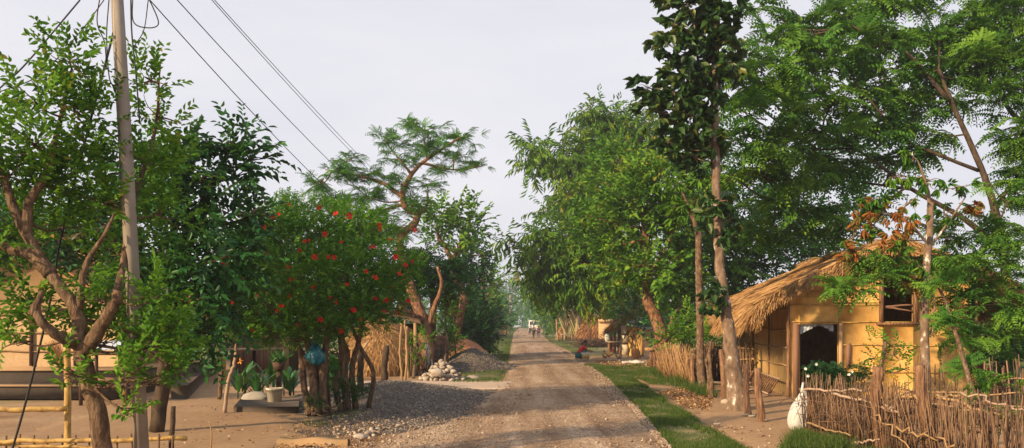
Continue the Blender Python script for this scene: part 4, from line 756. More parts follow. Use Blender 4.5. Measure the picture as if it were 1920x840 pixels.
tree('leafy_tree', 'dark dense feathery tree low behind the twisted reddish trunk', 'tree', (-3.2, 31.5, 0), [(-3.2, 31.5, 0), W(812, 560, 31.5), W(808, 530, 31.5)], (.16, .12, .1), clumps([(800, 500, 60, 26, 31), (850, 515, 40, 28, 31), (760, 520, 50, 26, 31), (820, 545, 50, 22, 31), (780, 480, 40, 16, 31.5)]), 'feather', .36, M['leaf_dark'], M['bark_red'], dens=1.5, seed=106, simple=True)
# ---- round-crowned tree
Y = 38.0
tree('round_tree', 'small tree with a rounded crown open in the middle over a forked pale trunk', 'tree', (-2.9, Y, 0), [(-2.9, Y, 0), W(868, 560, Y), W(852, 520, Y), W(846, 484, Y)], (.2, .17, .14, .12),
     clumps([(818, 398, 28, 15, Y), (850, 393, 30, 13, Y), (878, 408, 24, 15, Y), (888, 432, 16, 22, Y), (805, 420, 20, 20, Y), (810, 442, 20, 16, Y), (868, 425, 24, 16, Y), (880, 458, 20, 15, Y), (835, 412, 28, 12, Y), (815, 460, 15, 10, Y), (870, 470, 20, 12, Y)]), 'broad', .29, M['leaf_broad'], M['bark_red'], dens=1.7, seed=107, simple=True,
     limbs=[([W(847, 490, Y), W(835, 462, Y), W(822, 445, Y), W(820, 420, Y)], (.12, .10, .06)), ([W(847, 488, Y), W(860, 465, Y), W(866, 440, Y)], (.11, .08, .05))], nlimb=0, twigs=2)
# ---- creepers and hedges on the left
def bush(label, base, cl, L, mat, seed, dens=1.0, kind='broad', name='shrub', cat='shrub', group=None, simple=True, bark='bark', rad=(.06, .03), **k):
    c = clumps(cl); base = np.array(base, float); top = c[0][0]; return tree(name, label, cat, base, [base, (base + top) / 2, top], rad, c, kind, L, M[mat], M[bark], dens=dens, seed=seed, simple=simple, group=group, **k)
hd = 'trees and tall hedges lining the left side of the road'
bush('tall creeper-covered tree left of the dark slim pole', (-2.7, 42, 0), [(885, 520, 26, 40, 42), (880, 580, 32, 45, 42), (870, 480, 30, 25, 42), (890, 620, 30, 30, 41), (850, 600, 26, 30, 41), (895, 490, 14, 20, 42), (860, 540, 24, 30, 42), (875, 640, 30, 22, 41), (900, 650, 22, 24, 41), (915, 600, 14, 30, 43)], .26, 'leaf_dark', 201, 1.8, name='creeper_tree', cat='tree', group=hd, rad=(.2, .15))
bush('light green bush beside the block pillar', G(835, 692), [(835, 585, 20, 28, 31), (838, 625, 22, 26, 31), (850, 650, 18, 18, 31), (845, 560, 14, 16, 31.5)], .11, 'leaf_hib', 202, .9, name='bush', cat='bush', group=hd)
bush('dark rounded bush behind the red soil heap', G(890, 665), [(885, 625, 24, 32, 40), (900, 600, 24, 30, 42), (912, 630, 16, 26, 42), (872, 650, 18, 15, 39)], .16, 'leaf_dark', 203, 1.3, name='bush', cat='bush', group=hd)
bush('tree with a small bright crown above the pale leaning pole', (-2.9, 66, 0), [(925, 512, 12, 14, 66), (918, 530, 14, 15, 66), (930, 540, 8, 10, 66), (915, 560, 14, 20, 66)], .34, 'leaf_broad', 204, 2, name='hedge_tree', cat='tree', group=hd, rad=(.15, .1))
bush('bushy hedge tree in front of the pale leaning pole', (-2.6, 72, 0), [(912, 590, 16, 28, 72), (905, 570, 14, 24, 72), (915, 610, 16, 15, 70), (925, 620, 12, 12, 70), (930, 590, 12, 20, 72)], .34, 'leaf_dark', 205, 2, name='hedge_tree', cat='tree', group=hd, rad=(.15, .1))
bush('yellow-green hedge tree just beyond the pale leaning pole', (-2.2, 96, 0), [(938, 575, 14, 20, 96), (945, 600, 15, 18, 96), (932, 600, 12, 20, 94), (952, 585, 10, 12, 98)], .36, 'leaf_far', 206, 1.3, name='hedge_tree', cat='tree', group=hd, rad=(.2, .1))
bush('low banana-like bush at the far end of the left hedge', (-1.0, 112, 0), [(957, 600, 9, 10, 112), (950, 612, 12, 8, 110), (962, 606, 7, 7, 114)], .45, 'leaf_far', 207, 1.3, name='hedge_tree', cat='tree', group=hd, rad=(.1, .08))
bush('scrubby creeper climbing the sticks by the twisted reddish trunk', G(775, 708), [(780, 665, 16, 28, 26.5), (788, 640, 14, 14, 27), (772, 690, 14, 14, 26), (800, 640, 12, 16, 27.5)], .10, 'leaf_near', 208, .45, name='creeper', cat='plant', twigs=14)
# dark tree masses standing behind the left yard
bk = 'trees closing the view behind the left yard'
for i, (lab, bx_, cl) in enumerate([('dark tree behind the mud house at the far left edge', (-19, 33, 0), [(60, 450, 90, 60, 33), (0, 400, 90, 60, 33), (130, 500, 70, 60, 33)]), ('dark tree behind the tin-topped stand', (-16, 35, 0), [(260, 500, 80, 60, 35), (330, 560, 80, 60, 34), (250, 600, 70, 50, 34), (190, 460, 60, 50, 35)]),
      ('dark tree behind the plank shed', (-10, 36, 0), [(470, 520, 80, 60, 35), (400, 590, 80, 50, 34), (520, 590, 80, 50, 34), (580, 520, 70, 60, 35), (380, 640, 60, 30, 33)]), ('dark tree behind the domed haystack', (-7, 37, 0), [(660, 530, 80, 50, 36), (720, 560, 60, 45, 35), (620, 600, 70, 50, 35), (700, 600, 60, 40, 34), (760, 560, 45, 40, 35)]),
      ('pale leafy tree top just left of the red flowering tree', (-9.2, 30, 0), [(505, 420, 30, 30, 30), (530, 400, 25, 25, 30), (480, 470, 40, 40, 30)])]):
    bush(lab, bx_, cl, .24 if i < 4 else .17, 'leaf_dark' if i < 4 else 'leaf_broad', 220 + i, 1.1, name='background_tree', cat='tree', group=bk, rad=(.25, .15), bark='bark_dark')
# ---- bundle, pole, pillar, sack, fences, heaps
root = thing('stalk_bundle', 'bundle of dry reddish stalks hanging in the hedge', 'bundle', W(838, 590, 32)); b = MB()
for i in range(70): a = rb.random() * 6.28; q_ = rb.random() ** .5; t_ = W(837, 548, 32) + np.array([math.cos(a) * .32 * q_, math.sin(a) * .2 * q_, rb.normal(0, .05)]); b.tube([t_, t_ + [(.25 - q_ * math.cos(a) * .12), 0, -rb.uniform(.6, 1.0)]], [.018, .008], 4, rb.random())
b.build('stalks', M['straw_red'], root); b = MB(); b.tube([W(826, 560, 31.7), W(850, 556, 31.7)], .02, 5); b.build('tie', M['stick_pale'], root)
b = MB(); b.tube(poly([G(855, 688), W(852, 620, 31), W(845, 575, 31), W(834, 545, 31)], k=4), [.035, .02], 6); single(b, 'leaning_pole', M['stick_pale'], 'thin pale bamboo pole leaning against the hanging stalk bundle', 'pole', G(855, 688))
c = G(828, 690); root = thing('block_pillar', 'short pillar of stacked dark blocks beside the white sack', 'pillar', c)
for k_ in range(6):
    for x_ in (-.135, .135): b = MB(); b.box(c + [x_ + rb.normal(0, .01), rb.normal(0, .01), .105 + k_ * .205], (.262, .42, .195), rb.normal(0, .03)); o_ = b.build('block', M['brick'] if k_ < 4 else M['plank'], root); bv = o_.modifiers.new('b', 'BEVEL'); bv.width = .012
b = MB(); c = G(806, 694); lathe(b, c, [(.001, 0), (.14, .0), (.15, .2), (.11, .5), (.09, .75), (.05, .95), (.07, 1.02)], 14, rb, .012, axis=(-.12, 0, 1)); single(b, 'sack', M['cloth_white'], 'narrow white sack leaning between the reddish trunk and the block pillar', 'sack', c, None, True)
def palisade(name, label, cat, pts, h, sp, r, mat, rng, lean=.06, rails=((.5, .02), (.85, .02)), railmat='stick_pale', hv=.12, posts=None, group=None, double=1, top=None):
    """upright sticks pushed in along a ground line, tied to rails"""
    P = np.array(pts, float); P = np.column_stack([P[:, :2], np.zeros(len(P))]); seg = np.linalg.norm(np.diff(P, axis=0), axis=1); cum = np.concatenate([[0], np.cumsum(seg)]); root = thing(name, label, cat, P[0], group); b = MB()
    at = lambda s: np.array([np.interp(s, cum, P[:, k]) for k in range(3)]); n = int(cum[-1] / sp)
    for _ in range(double):
        ln = rng.normal(0, lean * .5)
        for i in range(n):
            if i % 9 == 0: ln = rng.normal(0, lean * .6)
            s_ = (i + rng.uniform(-.5, .5)) * sp; p = at(s_) + np.append(rng.normal(0, .02, 2), -.05); hh = (h if top is None else top(s_ / cum[-1]) * h) * (1 + rng.uniform(-hv, hv)); d = np.array([rng.normal(ln, lean), rng.normal(0, lean), 1.0]); q_ = p + d * hh
            m_ = (p + q_) / 2 + rng.normal(0, .012, 3); b.tube([p, m_, q_], [r * rng.uniform(.6, 1.3), r * .9, r * rng.uniform(.4, .8)], 5, tint=rng.random())
    b.build('stick_panel', M[mat], root)
    for z_, rr_ in rails:
        Q = [at(s_) + [rng.normal(0, .01), -.03, h * (1 if top is None else top(s_ / cum[-1])) * z_ + rng.normal(0, .02)] for s_ in np.linspace(0, cum[-1], 8)]; m = MB(); m.tube(poly(Q, k=3), rr_, 6, tint=rng.random()); m.build('rail', M[railmat], root)
    return root
palisade('stick_fence', 'short run of pale upright sticks left of the red soil heap', 'fence', [G(862, 678), G(885, 672)], .95, .07, .025, 'stick_pale', rb, rails=((.6, .02),))
palisade('stick_fence', 'dry twiggy fence at the foot of the twisted reddish trunk', 'fence', [G(765, 704), G(812, 700)], .95, .045, .016, 'stick', rb, lean=.16, rails=((.55, .018),))
palisade('stick_fence', 'distant orange stick fence where the left hedge ends', 'fence', [G(950, 627), G(958, 627)], 1.5, .12, .05, 'stick_pale', rb, rails=((.6, .03),))
palisade('stick_fence', 'dark stick fence under the hedge trees beyond the pale leaning pole', 'fence', [G(925, 636), G(950, 629)], 1.6, .16, .05, 'stick', rb, rails=((.6, .03),))
# rocks
rk = np.random.default_rng(61); meshes = []
for i in range(5):
    m = MB(); m.grid(rockmesh(rk, 10, 7), close=True, tint=rk.random()); o = m.build('rock', M['rock'], None, True); meshes.append(o.data); bpy.data.objects.remove(o)
pc = G(828, 712); n = 0
spots = []
for lay, (rx, z0, cnt) in enumerate([(.76, .04, 42), (.60, .15, 34), (.45, .27, 24), (.30, .38, 14), (.15, .48, 5), (.03, .56, 1)]):
    for i in range(cnt):
        a = rk.random() * 6.28; q_ = rx * (rk.random() ** .35); spots.append((pc[0] + q_ * math.cos(a), pc[1] + q_ * .8 * math.sin(a), z0, rk.uniform(.055, .105)))
big = True
for x, y, z, s_ in spots:
    o = bpy.data.objects.new('rock', meshes[rk.integers(5)]); C.objects.link(o); o.location = (x, y, z); o.rotation_euler = tuple(rk.uniform(-.6, .6, 2)) + (rk.random() * 6,); o.scale = (s_ * 1.15, s_, s_ * .95); tag(o, 'rounded pale river stone in the pile at the end of the dirt track', 'rock', 'stones heaped beside the track')
o = bpy.data.objects.new('rock', meshes[0]); C.objects.link(o); o.location = tuple(W(817, 697, pc[1] - .68)); o.scale = (.2, .16, .19); tag(o, 'largest cream boulder on the front of the stone pile', 'rock', 'stones heaped beside the track')
o = bpy.data.objects.new('rock', meshes[1]); C.objects.link(o); o.location = tuple(G(886, 711) + [0, 0, .04]); o.scale = (.22, .14, .12); tag(o, 'flat stone lying on the grass right of the stone pile', 'rock', 'stones heaped beside the track')
for i, (px, py, s_) in enumerate([(672, 823, .10), (690, 815, .07), (697, 808, .06), (702, 812, .055), (708, 806, .05), (700, 818, .05), (684, 822, .06), (748, 800, .05), (840, 801, .05)]):
    o = bpy.data.objects.new('rock', meshes[i % 5]); C.objects.link(o); o.location = tuple(G(px, py) + [0, 0, s_ * .35]); o.scale = (s_, s_ * .8, s_ * .8); o.rotation_euler = (0, 0, i); tag(o, 'small loose stone lying at the near left edge of the road', 'rock', 'loose stones near the fallen plank')
X_, Y_ = np.meshgrid(np.linspace(-4.2, -.9, 40), np.linspace(33.4, 39, 40)); Z_ = 1.05 * np.exp(-((X_ + 2.0) / .95) ** 2 - ((Y_ - 36) / 1.6) ** 2) + .35 * np.exp(-((X_ + 3.0) / .7) ** 2 - ((Y_ - 35.6) / 1.3) ** 2) - .07 + .03 * np.sin(X_ * 6 + Y_ * 2) + .02 * np.sin(Y_ * 8)
b = MB(); b.grid(np.stack([X_, Y_, Z_], -1)); single(b, 'soil_heap', M['red_soil'], 'reddish earth heap behind the dark gravel heap', 'soil', (-2.2, 35.5, 0), None, True)
b = MB(); c = G(588, 832); V = np.array([[[c[0] + t * 1.0 - .5, c[1] + y + .03 * math.sin(t * 6), z + .02 * math.sin(t * 9 + y * 30)] for t in np.linspace(0, 1, 14)] for y, z in ((-.09, -.03), (-.08, .07), (.08, .08), (.10, -.03))]); b.grid(V); single(b, 'fallen_plank', M['stick_pale'], 'split pale plank lying on the earth at the bottom edge', 'plank', c)

# ================================================================ RIGHT SIDE OF THE ROAD
rr = np.random.default_rng(71)
# ---- thatched hut
HC = np.array([6.41, 18.5, 0]); th = R(6.5); HU = np.array([math.cos(th), -math.sin(th), 0]); HV = np.array([math.sin(th), math.cos(th), 0])
def H(a, b_, z): return HC + HU * a + HV * b_ + np.array([0, 0, z])
hut = thing('thatched_hut', 'yellow mud hut with a thick golden thatched roof behind the stick fence', 'hut', H(0, 0, 0))
LEN = 7.0; topz = lambda a: 2.42 + (a / 2.3) * 1.0 if a < 2.3 else 3.42 - (a - 2.3) / 1.75 * .82
def pan(mb, a0, a1, z0, z1=None, b0=0.0, t=.07):
    zs = (z1, z1) if z1 is not None else (topz(a0), topz(a1)); mb.prism([H(a0, b0, z0), H(a1, b0, z0), H(a1, b0, zs[1]), H(a0, b0, zs[0])], HV * t)
m = MB(); pan(m, 0, .24, 0); pan(m, .24, 1.09, 1.69, 2.3); pan(m, .24, 1.09, 2.3); pan(m, 1.09, 2.07, 0, 2.2); pan(m, 1.09, 2.07, 2.2); pan(m, 2.07, 2.73, 0, 1.72); pan(m, 2.07, 2.3, 3.0); pan(m, 2.3, 2.73, 3.0); pan(m, 2.73, 4.05, 0); m.build('front_wall', M['mud'], hut)
m = MB(); m.prism([H(0, .072, 0), H(0, LEN, 0), H(0, LEN, 2.42), H(0, .072, 2.42)], HU * .07); m.build('side_wall', M['mat_wall'], hut)
m = MB(); m.prism([H(3.98, .072, 0), H(3.98, LEN, 0), H(3.98, LEN, 2.55), H(3.98, .072, 2.55)], HU * .07); pan(m, .072, 2.3, 0, None, LEN - .08); pan(m, 2.3, 3.97, 0, None, LEN - .08); m.build('wall', M['mud'], hut)
m = MB(); m.box(H(2, 3.5, .01), (3.9, 6.8, .04), -th); m.build('floor', M['mud_dark'], hut)
# battens tied over the walls
def batten(a, b_, r=.016, mat='bamboo', nm='batten', wob=.006, par=hut): m = MB(); m.tube(poly([a, (a + b_) / 2, b_], k=6, wob=wob, rng=rr), [r, r * .8], 6); return m.build(nm, M[mat], par)
F0 = -.018
for z_, a0, a1 in ((2.13, -.02, 2.05), (1.74, -.05, 2.72), (1.76, 2.74, 4.0), (1.22, 1.1, 4.02), (.6, 1.1, 4.02), (2.45, .1, 2.03), (2.3, 2.75, 4.0)): batten(H(a0, F0, z_), H(a1, F0, z_ + rr.normal(0, .015)), .017)
for z_ in (2.05, 1.55, 1.15, .72): batten(H(-.02, .05, z_ + rr.normal(0, .02)), H(-.02, 6.8, z_ + rr.normal(0, .03)), .018, 'stick_pale', wob=.015)
batten(H(-.03, -.03, -.05), H(-.03, -.03, 2.2), .045, 'post_wood', 'corner_post', .006); batten(H(4.08, -.03, -.05), H(4.08, -.03, 2.3), .045, 'post_wood', 'corner_post')
batten(H(-.03, 2.2, -.05), H(-.02, 2.2, 2.1), .025, 'post_wood', 'stud'); batten(H(-.03, 4.4, -.05), H(-.02, 4.4, 2.1), .03, 'post_wood', 'stud')
m = MB(); m.box(H(.14, -.035, .85), (.12, .05, 1.7), -th); m.build('door_post', M['plank'], hut); m = MB(); m.box(H(1.13, -.035, .86), (.08, .05, 1.7), -th); m.build('door_post', M['mud_dark'], hut)
m = MB(); m.box(H(1.3, -.04, .98), (.09, .05, .55), -th); m.build('shutter_stub', M['plank'], hut)
# opening beyond the door: plastic sheet tied at the lintel
m = MB(); xs = np.linspace(.22, 1.0, 26); V = np.array([[H(x + .01 * math.sin(i * 2.1), .10 + .025 * math.sin(i * 1.9 + k_), 1.69 - k_ * (.035 + .03 * math.sin(i * .23 + 1.2) + .018 * rr.random())) for i, x in enumerate(xs)] for k_ in range(4)]); m.grid(V); m.build('plastic_sheet', M['clear_plastic'], hut, True)
# window with weathered boards
wf = MB()
for a_ in (2.03, 2.77): wf.box(H(a_, -.02, 2.36), (.09, .10, 1.4), -th)
wf.box(H(2.4, -.04, 1.70), (.95, .08, .05), -th); w_o = wf.build('window', M['post_wood'], hut)
for z_, t_ in ((2.10, .02), (2.03, -.05)): m = MB(); m.tube(poly([H(2.08, .02, z_ - t_), H(2.4, .0, z_ + .01), H(2.72, .02, z_ + t_)], k=3, wob=.008, rng=rr), [.028, .02], 6); m.build('slat', M['plank'], w_o)
# lattice at the foot of the side wall
lt = thing('stick_rack', 'low rack of sticks leaning on the shaded side wall of the hut', 'rack', H(-.3, 1.5, 0))
for z_, o_ in ((.05, -.42), (.42, -.2)): m = MB(); m.tube([H(o_, .1, z_), H(o_, 3.4, z_)], .022, 6); m.build('rail', M['rail_grey'], lt)
for i in range(15): m = MB(); m.tube([H(-.42, .15 + i * .22, .05), H(-.2, .15 + i * .22, .44)], .02, 5); m.build('rung', M['stick'], lt)
# roof: two thick curved slopes
prL = [(2.3, 3.60), (1.6, 3.30), (.8, 2.97), (0, 2.60), (-.45, 2.36), (-.75, 2.12), (-.9, 1.86)]; prR = [(2.3, 3.60), (3.0, 3.34), (3.8, 3.02), (4.5, 2.68), (5.0, 2.38), (5.2, 2.1)]
def slope(pr, nm):
    P = poly([(a_, z_, 0) for a_, z_ in pr], k=5); n_ = len(P); T = nrm(np.gradient(P, axis=0)); N = np.stack([-T[:, 1], T[:, 0]], 1)
    if N[0, 1] < 0: N = -N
    thick = .20; bs = np.concatenate([np.linspace(-.42, LEN + .5, 36)]); V = []
    for bb in bs:
        wv = .03 * math.sin(bb * 2.1) + .02 * math.sin(bb * 5.3 + 1); up_ = [H(P[i, 0], bb + .05 * math.sin(i), P[i, 1] + wv * (i / n_)) for i in range(n_)]; dn = [H(P[i, 0] - N[i, 0] * thick, bb, P[i, 1] - N[i, 1] * thick + wv * (i / n_)) for i in range(n_ - 1, -1, -1)]; V.append(up_ + dn)
    m = MB(); V = np.array(V); m.grid(V, close=True)
    for e, rev in ((V[0], 1), (V[-1], 0)):
        for i in range(n_ - 1): q = [i, i + 1, 2 * n_ - 2 - i, 2 * n_ - 1 - i]; m.add(e[q][::-1] if rev else e[q], [(0, 1, 2, 3)])
    ro = m.build(nm, M['straw'], hut)
    def surf(t, bb, off=.0):
        i = np.clip(t * (n_ - 1), 0, n_ - 1.001); k_ = i.astype(int); f = (i - k_)[:, None]; q = P[k_, :2] * (1 - f) + P[k_ + 1, :2] * f; tn = T[k_, :2]; nn = N[k_]
        q = q + nn * np.reshape(off, (-1, 1)); return HC + q[:, :1] * HU + bb[:, None] * HV + q[:, 1:2] * [0, 0, 1], tn[:, :1] * HU + tn[:, 1:2] * [0, 0, 1]
    s = MB(); n = 15000; t = rr.random(n) ** .8; bb = rr.uniform(-.45, LEN + .5, n); Pq, D = surf(t, bb, rr.uniform(-.01, .035, n)); D = D + HV * rr.normal(0, .09, (n, 1)) + np.array([0, 0, 1]) * rr.normal(.03, .05, (n, 1)); ribbons(s, Pq, D, rr.uniform(.25, .6, n), .0075, rr, .1)
    n = 5200; bb = rr.uniform(-.46, LEN + .5, n); Pq, D = surf(rr.uniform(.86, 1.0, n), bb, rr.uniform(-.2, .03, n)); ribbons(s, Pq, D + rr.normal(0, .10, (n, 3)) + [0, 0, -.35], rr.uniform(.14, .34, n), .0075, rr, .25)
    n = 3200; t = rr.random(n); Pq, D = surf(t, np.full(n, -.43) + rr.uniform(-.04, .02, n), rr.uniform(-.21, .03, n)); ribbons(s, Pq, D * .5 - HV * rr.uniform(.0, .5, (n, 1)) + rr.normal(0, .22, (n, 3)) + [0, 0, -.35], rr.uniform(.08, .22, n), .0075, rr, .3)
    s.build('thatch', M['straw'], ro); return ro
slope(prL, 'roof'); slope(prR, 'roof')
m = MB(); n = 2600; bb = rr.uniform(-.46, LEN + .5, n); ribbons(m, HC + HU * (2.3 + rr.normal(0, .08, (n, 1))) + bb[:, None] * HV + np.array([0, 0, 3.63]), HU * rr.choice([-1, 1], (n, 1)) + [0, 0, -.35] + rr.normal(0, .25, (n, 3)), rr.uniform(.25, .55, n), .008, rr, .3); m.build('ridge', M['straw'], hut)
for bb in (1.6, 4.2): batten(H(2.3, bb, 3.66), H(-.7, bb + .2, 2.2), .014, 'stick_pale', 'roof_pole')
for bb in (.2, 3.5, 6.8): batten(H(2.3, bb, 3.3), H(-.9, bb, 1.85), .035, 'post_wood', 'rafter')

M['stick_mid'] = pmat('stick_mid', [(.14, .07, .03), (.30, .17, .075), (.48, .31, .15)], 5, (1, 1, .4), .85, .4, .01, tint=.75)
# ---- posts in front of the hut
gp = 'rough wooden posts standing in front of the hut'
for (tx, ty), (bx_, by_), r_, lab in [((1291, 659), (1292, 712), .06, 'rough post at the end of the middle stick fence, leftmost of the row'), ((1298, 666), (1299, 727), .065, 'rough post close beside the leftmost one of the row'), ((1329, 662), (1334, 746), .045, 'slim post just right of the slender pale tree'), ((1328, 718), (1329, 742), .04, 'short stub post at the foot of the slim post'),
       ((1352, 655), (1358, 752), .065, 'dark straight post left of the tall lichen-spotted trunk'), ((1367, 668), (1376, 760), .05, 'reddish post touching the tall lichen-spotted trunk'), ((1399, 683), (1403, 779), .06, 'rough post just right of the tall lichen-spotted trunk'), ((1420, 690), (1430, 790), .065, 'thick leaning post nearest the hut doorway')]:
    g_ = G(bx_, by_); stake(g_, W(tx, ty, g_[1]), r_, lab, rr, 'post_wood' if r_ != .045 else 'bark', group=gp)
o = bpy.data.objects.new('rock', meshes[2]); C.objects.link(o); o.location = tuple(G(1367, 757) + [0, 0, .03]); o.scale = (.16, .12, .1); tag(o, 'stone lying between two posts beside the lichen-spotted trunk', 'rock', 'stones round the posts')
for px, py in ((1432, 790), (1410, 782), (1398, 780), (1345, 797)): o = bpy.data.objects.new('rock', meshes[3]); C.objects.link(o); o.location = tuple(G(px, py) + [0, 0, .02]); o.scale = (.07, .06, .04); tag(o, 'small flat stone on the swept earth in front of the hut', 'rock', 'stones round the posts')
b = MB()
for i in range(14): p = H(-.9 - rr.random() * .5, .6 + rr.random() * .8, .03 + i * .015); b.tube(poly([p, p + HU * .4 + [0, .2, .05], p + HV * rr.uniform(1.2, 2) + rr.normal(0, .1, 3) * [1, 1, .1]], k=4), [.018, .01], 5, rr.random())
single(b, 'branch_pile', M['rail_grey'], 'pile of thin bare branches on the ground beside the hut wall', 'branches', H(-1, 1, 0))
palisade('stick_fence', 'upright stick fence with a sagging end left of the slender pale tree', 'fence', [G(1240, 706), G(1262, 715), G(1300, 724)], .95, .022, .009, 'stick_mid', rr, lean=.13, rails=((.45, .02), (.8, .018)), hv=.3, double=2)
palisade('stick_fence', 'brown stick fence between the slender pale tree and the hut', 'fence', [G(1302, 722), G(1345, 712), H(-.15, 3.6, 0)], 1.15, .04, .013, 'stick', rr, lean=.07, rails=((.3, .022), (.62, .028), (.9, .02)), double=2)
# ---- near fence
fp = [G(1507, 812), G(1560, 826), G(1640, 846), G(1760, 872), G(1940, 905)]
nf = palisade('stick_fence', 'near stick fence with cross rails along the lower right of the picture', 'fence', fp, .84, .017, .0065, 'stick', rr, lean=.085, rails=(), hv=.24, double=2)
def frail(p, q, r, par=nf, mat='rail_grey', wob=.012): m = MB(); m.tube(poly([p, (np.array(p) + q) / 2, q], k=6, wob=wob, rng=rr), [r, r * .8], 7); m.build('rail', M[mat], par)
frail(W(1500, 730, 12.1), W(1622, 733, 10.9), .018); frail(W(1560, 738, 11.4), W(1680, 765, 10.35), .02); frail(W(1622, 752, 10.8), W(1685, 775, 10.2), .015); frail(W(1512, 793, 12.0), W(1595, 817, 11.0), .014, mat='stick_pale'); frail(W(1600, 832, 10.8), W(1650, 824, 10.5), .016, mat='rail_grey')
frail(W(1690, 745, 10.1), W(1800, 742, 9.5), .02, mat='stick_pale', wob=.02); frail(W(1760, 745, 9.6), W(1920, 795, 8.9), .018, mat='stick_pale', wob=.02); frail(W(1680, 800, 10.1), W(1790, 835, 9.3), .016, mat='stick_pale', wob=.03); frail(W(1640, 780, 10.4), W(1720, 850, 9.8), .012, mat='stick_pale', wob=.03); frail(W(1800, 735, 9.3), W(1930, 775, 8.7), .012, wob=.02)
for (a_, b_, r_, lab) in [((1645, 688), (1662, 850), .075, 'thick split post in the middle of the near stick fence'), ((1722, 684), (1758, 868), .07, 'thick leaning post in the right part of the near stick fence')]:
    g_ = G(*b_); stake(g_ + [0, .08, 0], W(a_[0], a_[1], g_[1]), r_, lab, rr, 'post_wood', group='thick posts carrying the near stick fence')
palisade('stick_fence', 'back row of dark sticks in front of the right end of the hut wall', 'fence', [(7.0, 13.9, 0), (8.2, 13.5, 0), (9.6, 13.2, 0)], .95, .05, .012, 'stick', rr, lean=.05, rails=((.55, .014), (.3, .014)), hv=.3, double=1)
palisade('stick_fence', 'far right stick fence below the dark feathery tree', 'fence', [(8.6, 14.6, 0), (10.5, 14.2, 0)], 1.0, .05, .016, 'stick', rr, lean=.06, rails=((.7, .014),), hv=.2, double=1)
bush('green creeper tangled in the right part of the near stick fence', G(1860, 880), [(1840, 760, 40, 24, 9.6), (1890, 790, 36, 30, 9.2), (1790, 800, 30, 20, 9.9), (1700, 730, 22, 16, 10.6), (1880, 720, 40, 20, 10.5)], .06, 'leaf_near', 309, .3, simple=False, name='creeper', cat='plant', twigs=16)
b = MB(); c = G(1497, 808)
for i in range(420): a_ = rr.random(); p = fp[0] * (1 - a_) + fp[3] * a_ + np.array([rr.normal(.1, .2), rr.normal(.05, .2), rr.uniform(0, .6)]); b.tube([p, p + rr.normal(0, .2, 3) + [0, 0, .12]], [.005, .003], 4, rr.random())
tag(b.build('brushwood', M['stick'], None), 'dry brushwood and twigs stuffed along the near stick fence', 'brushwood', None, 'stuff')
# sack on the fence
root = thing('sack', 'white sack hanging from the corner of the near stick fence', 'sack', c); b = MB(); P = [(.001, .03), (.11, .035), (.165, .13), (.175, .25), (.15, .40), (.10, .52), (.045, .64), (.03, .68)]
a_ = np.arange(26) * 2 * np.pi / 26; V = np.array([[(c[0] - .04 + r_ * math.cos(t) * (1 + .10 * math.sin(t * 5 + z_ * 4)) + .09 * (z_ / .68) ** 1.5, c[1] - .12 + r_ * .8 * math.sin(t) * (1 + .1 * math.cos(t * 6)), z_) for t in a_] for r_, z_ in [(p[0], p[1]) for p in poly([(x, z, 0) for x, z in P], k=4)]]); b.grid(V, close=True); b.build('bag', M['cloth_white'], root, True)
b = MB(); b.tube([W(1503, 735, 12.0), W(1506, 718, 12.1)], .02, 6); b.build('tie', M['cloth_white'], root)
# ---- bushes behind the near fence
def whitefl(root, rng):
    fl = MB(); 
    for i in range(5): a = i * 1.2566; fl.add([(0, 0, 0), (.02 * math.cos(a - .5), .02 * math.sin(a - .5), .008), (.028 * math.cos(a), .028 * math.sin(a), .01), (.02 * math.cos(a + .5), .02 * math.sin(a + .5), .008)], [(0, 1, 2, 3)])
    fl.v = [q_ + np.array(root.location) for q_ in fl.v]; base = None
    for px, py in ((1510, 692), (1530, 683), (1597, 697), (1592, 703), (1515, 705)):
        if base is None: o = base = fl.build('flower', M['white_paint'], root)
        else: o = base.copy(); C.objects.link(o); o.parent = root
        o.location = Vector(W(px, py, 12.5)) - root.location; o.rotation_euler = (rng.uniform(.8, 1.6), 0, rng.uniform(-.6, .6))
bush('dense low bush with small white flowers behind the fence corner', (5.1, 13.1, 0), [(1560, 700, 48, 22, 13), (1535, 705, 28, 24, 13), (1605, 705, 35, 20, 12.8), (1570, 725, 60, 20, 13)], .06, 'leaf_dark', 301, .9, simple=False, name='flowering_bush', cat='bush', extra=whitefl, kind='feather')
bush('thin rose sapling with sparse reddish leaves against the hut wall', (6.0, 13.4, 0), [(1660, 640, 28, 12, 13.4), (1640, 670, 26, 14, 13.4), (1680, 665, 26, 20, 13.2), (1700, 690, 26, 15, 13)], .075, 'leaf_near', 302, .35, simple=False, name='sapling', cat='plant', twigs=14)
M['leaf_orange'] = leafmat('leaf_orange', [(.45, .16, .03), (.55, .26, .05), (.22, .2, .04)], .4)
bush('small plant with orange leaves behind the split fence post', (5.9, 12.9, 0), [(1640, 690, 22, 12, 12.9), (1625, 700, 18, 10, 12.9), (1655, 700, 14, 10, 12.8)], .07, 'leaf_orange', 303, .5, simple=False, name='croton_plant', cat='plant')
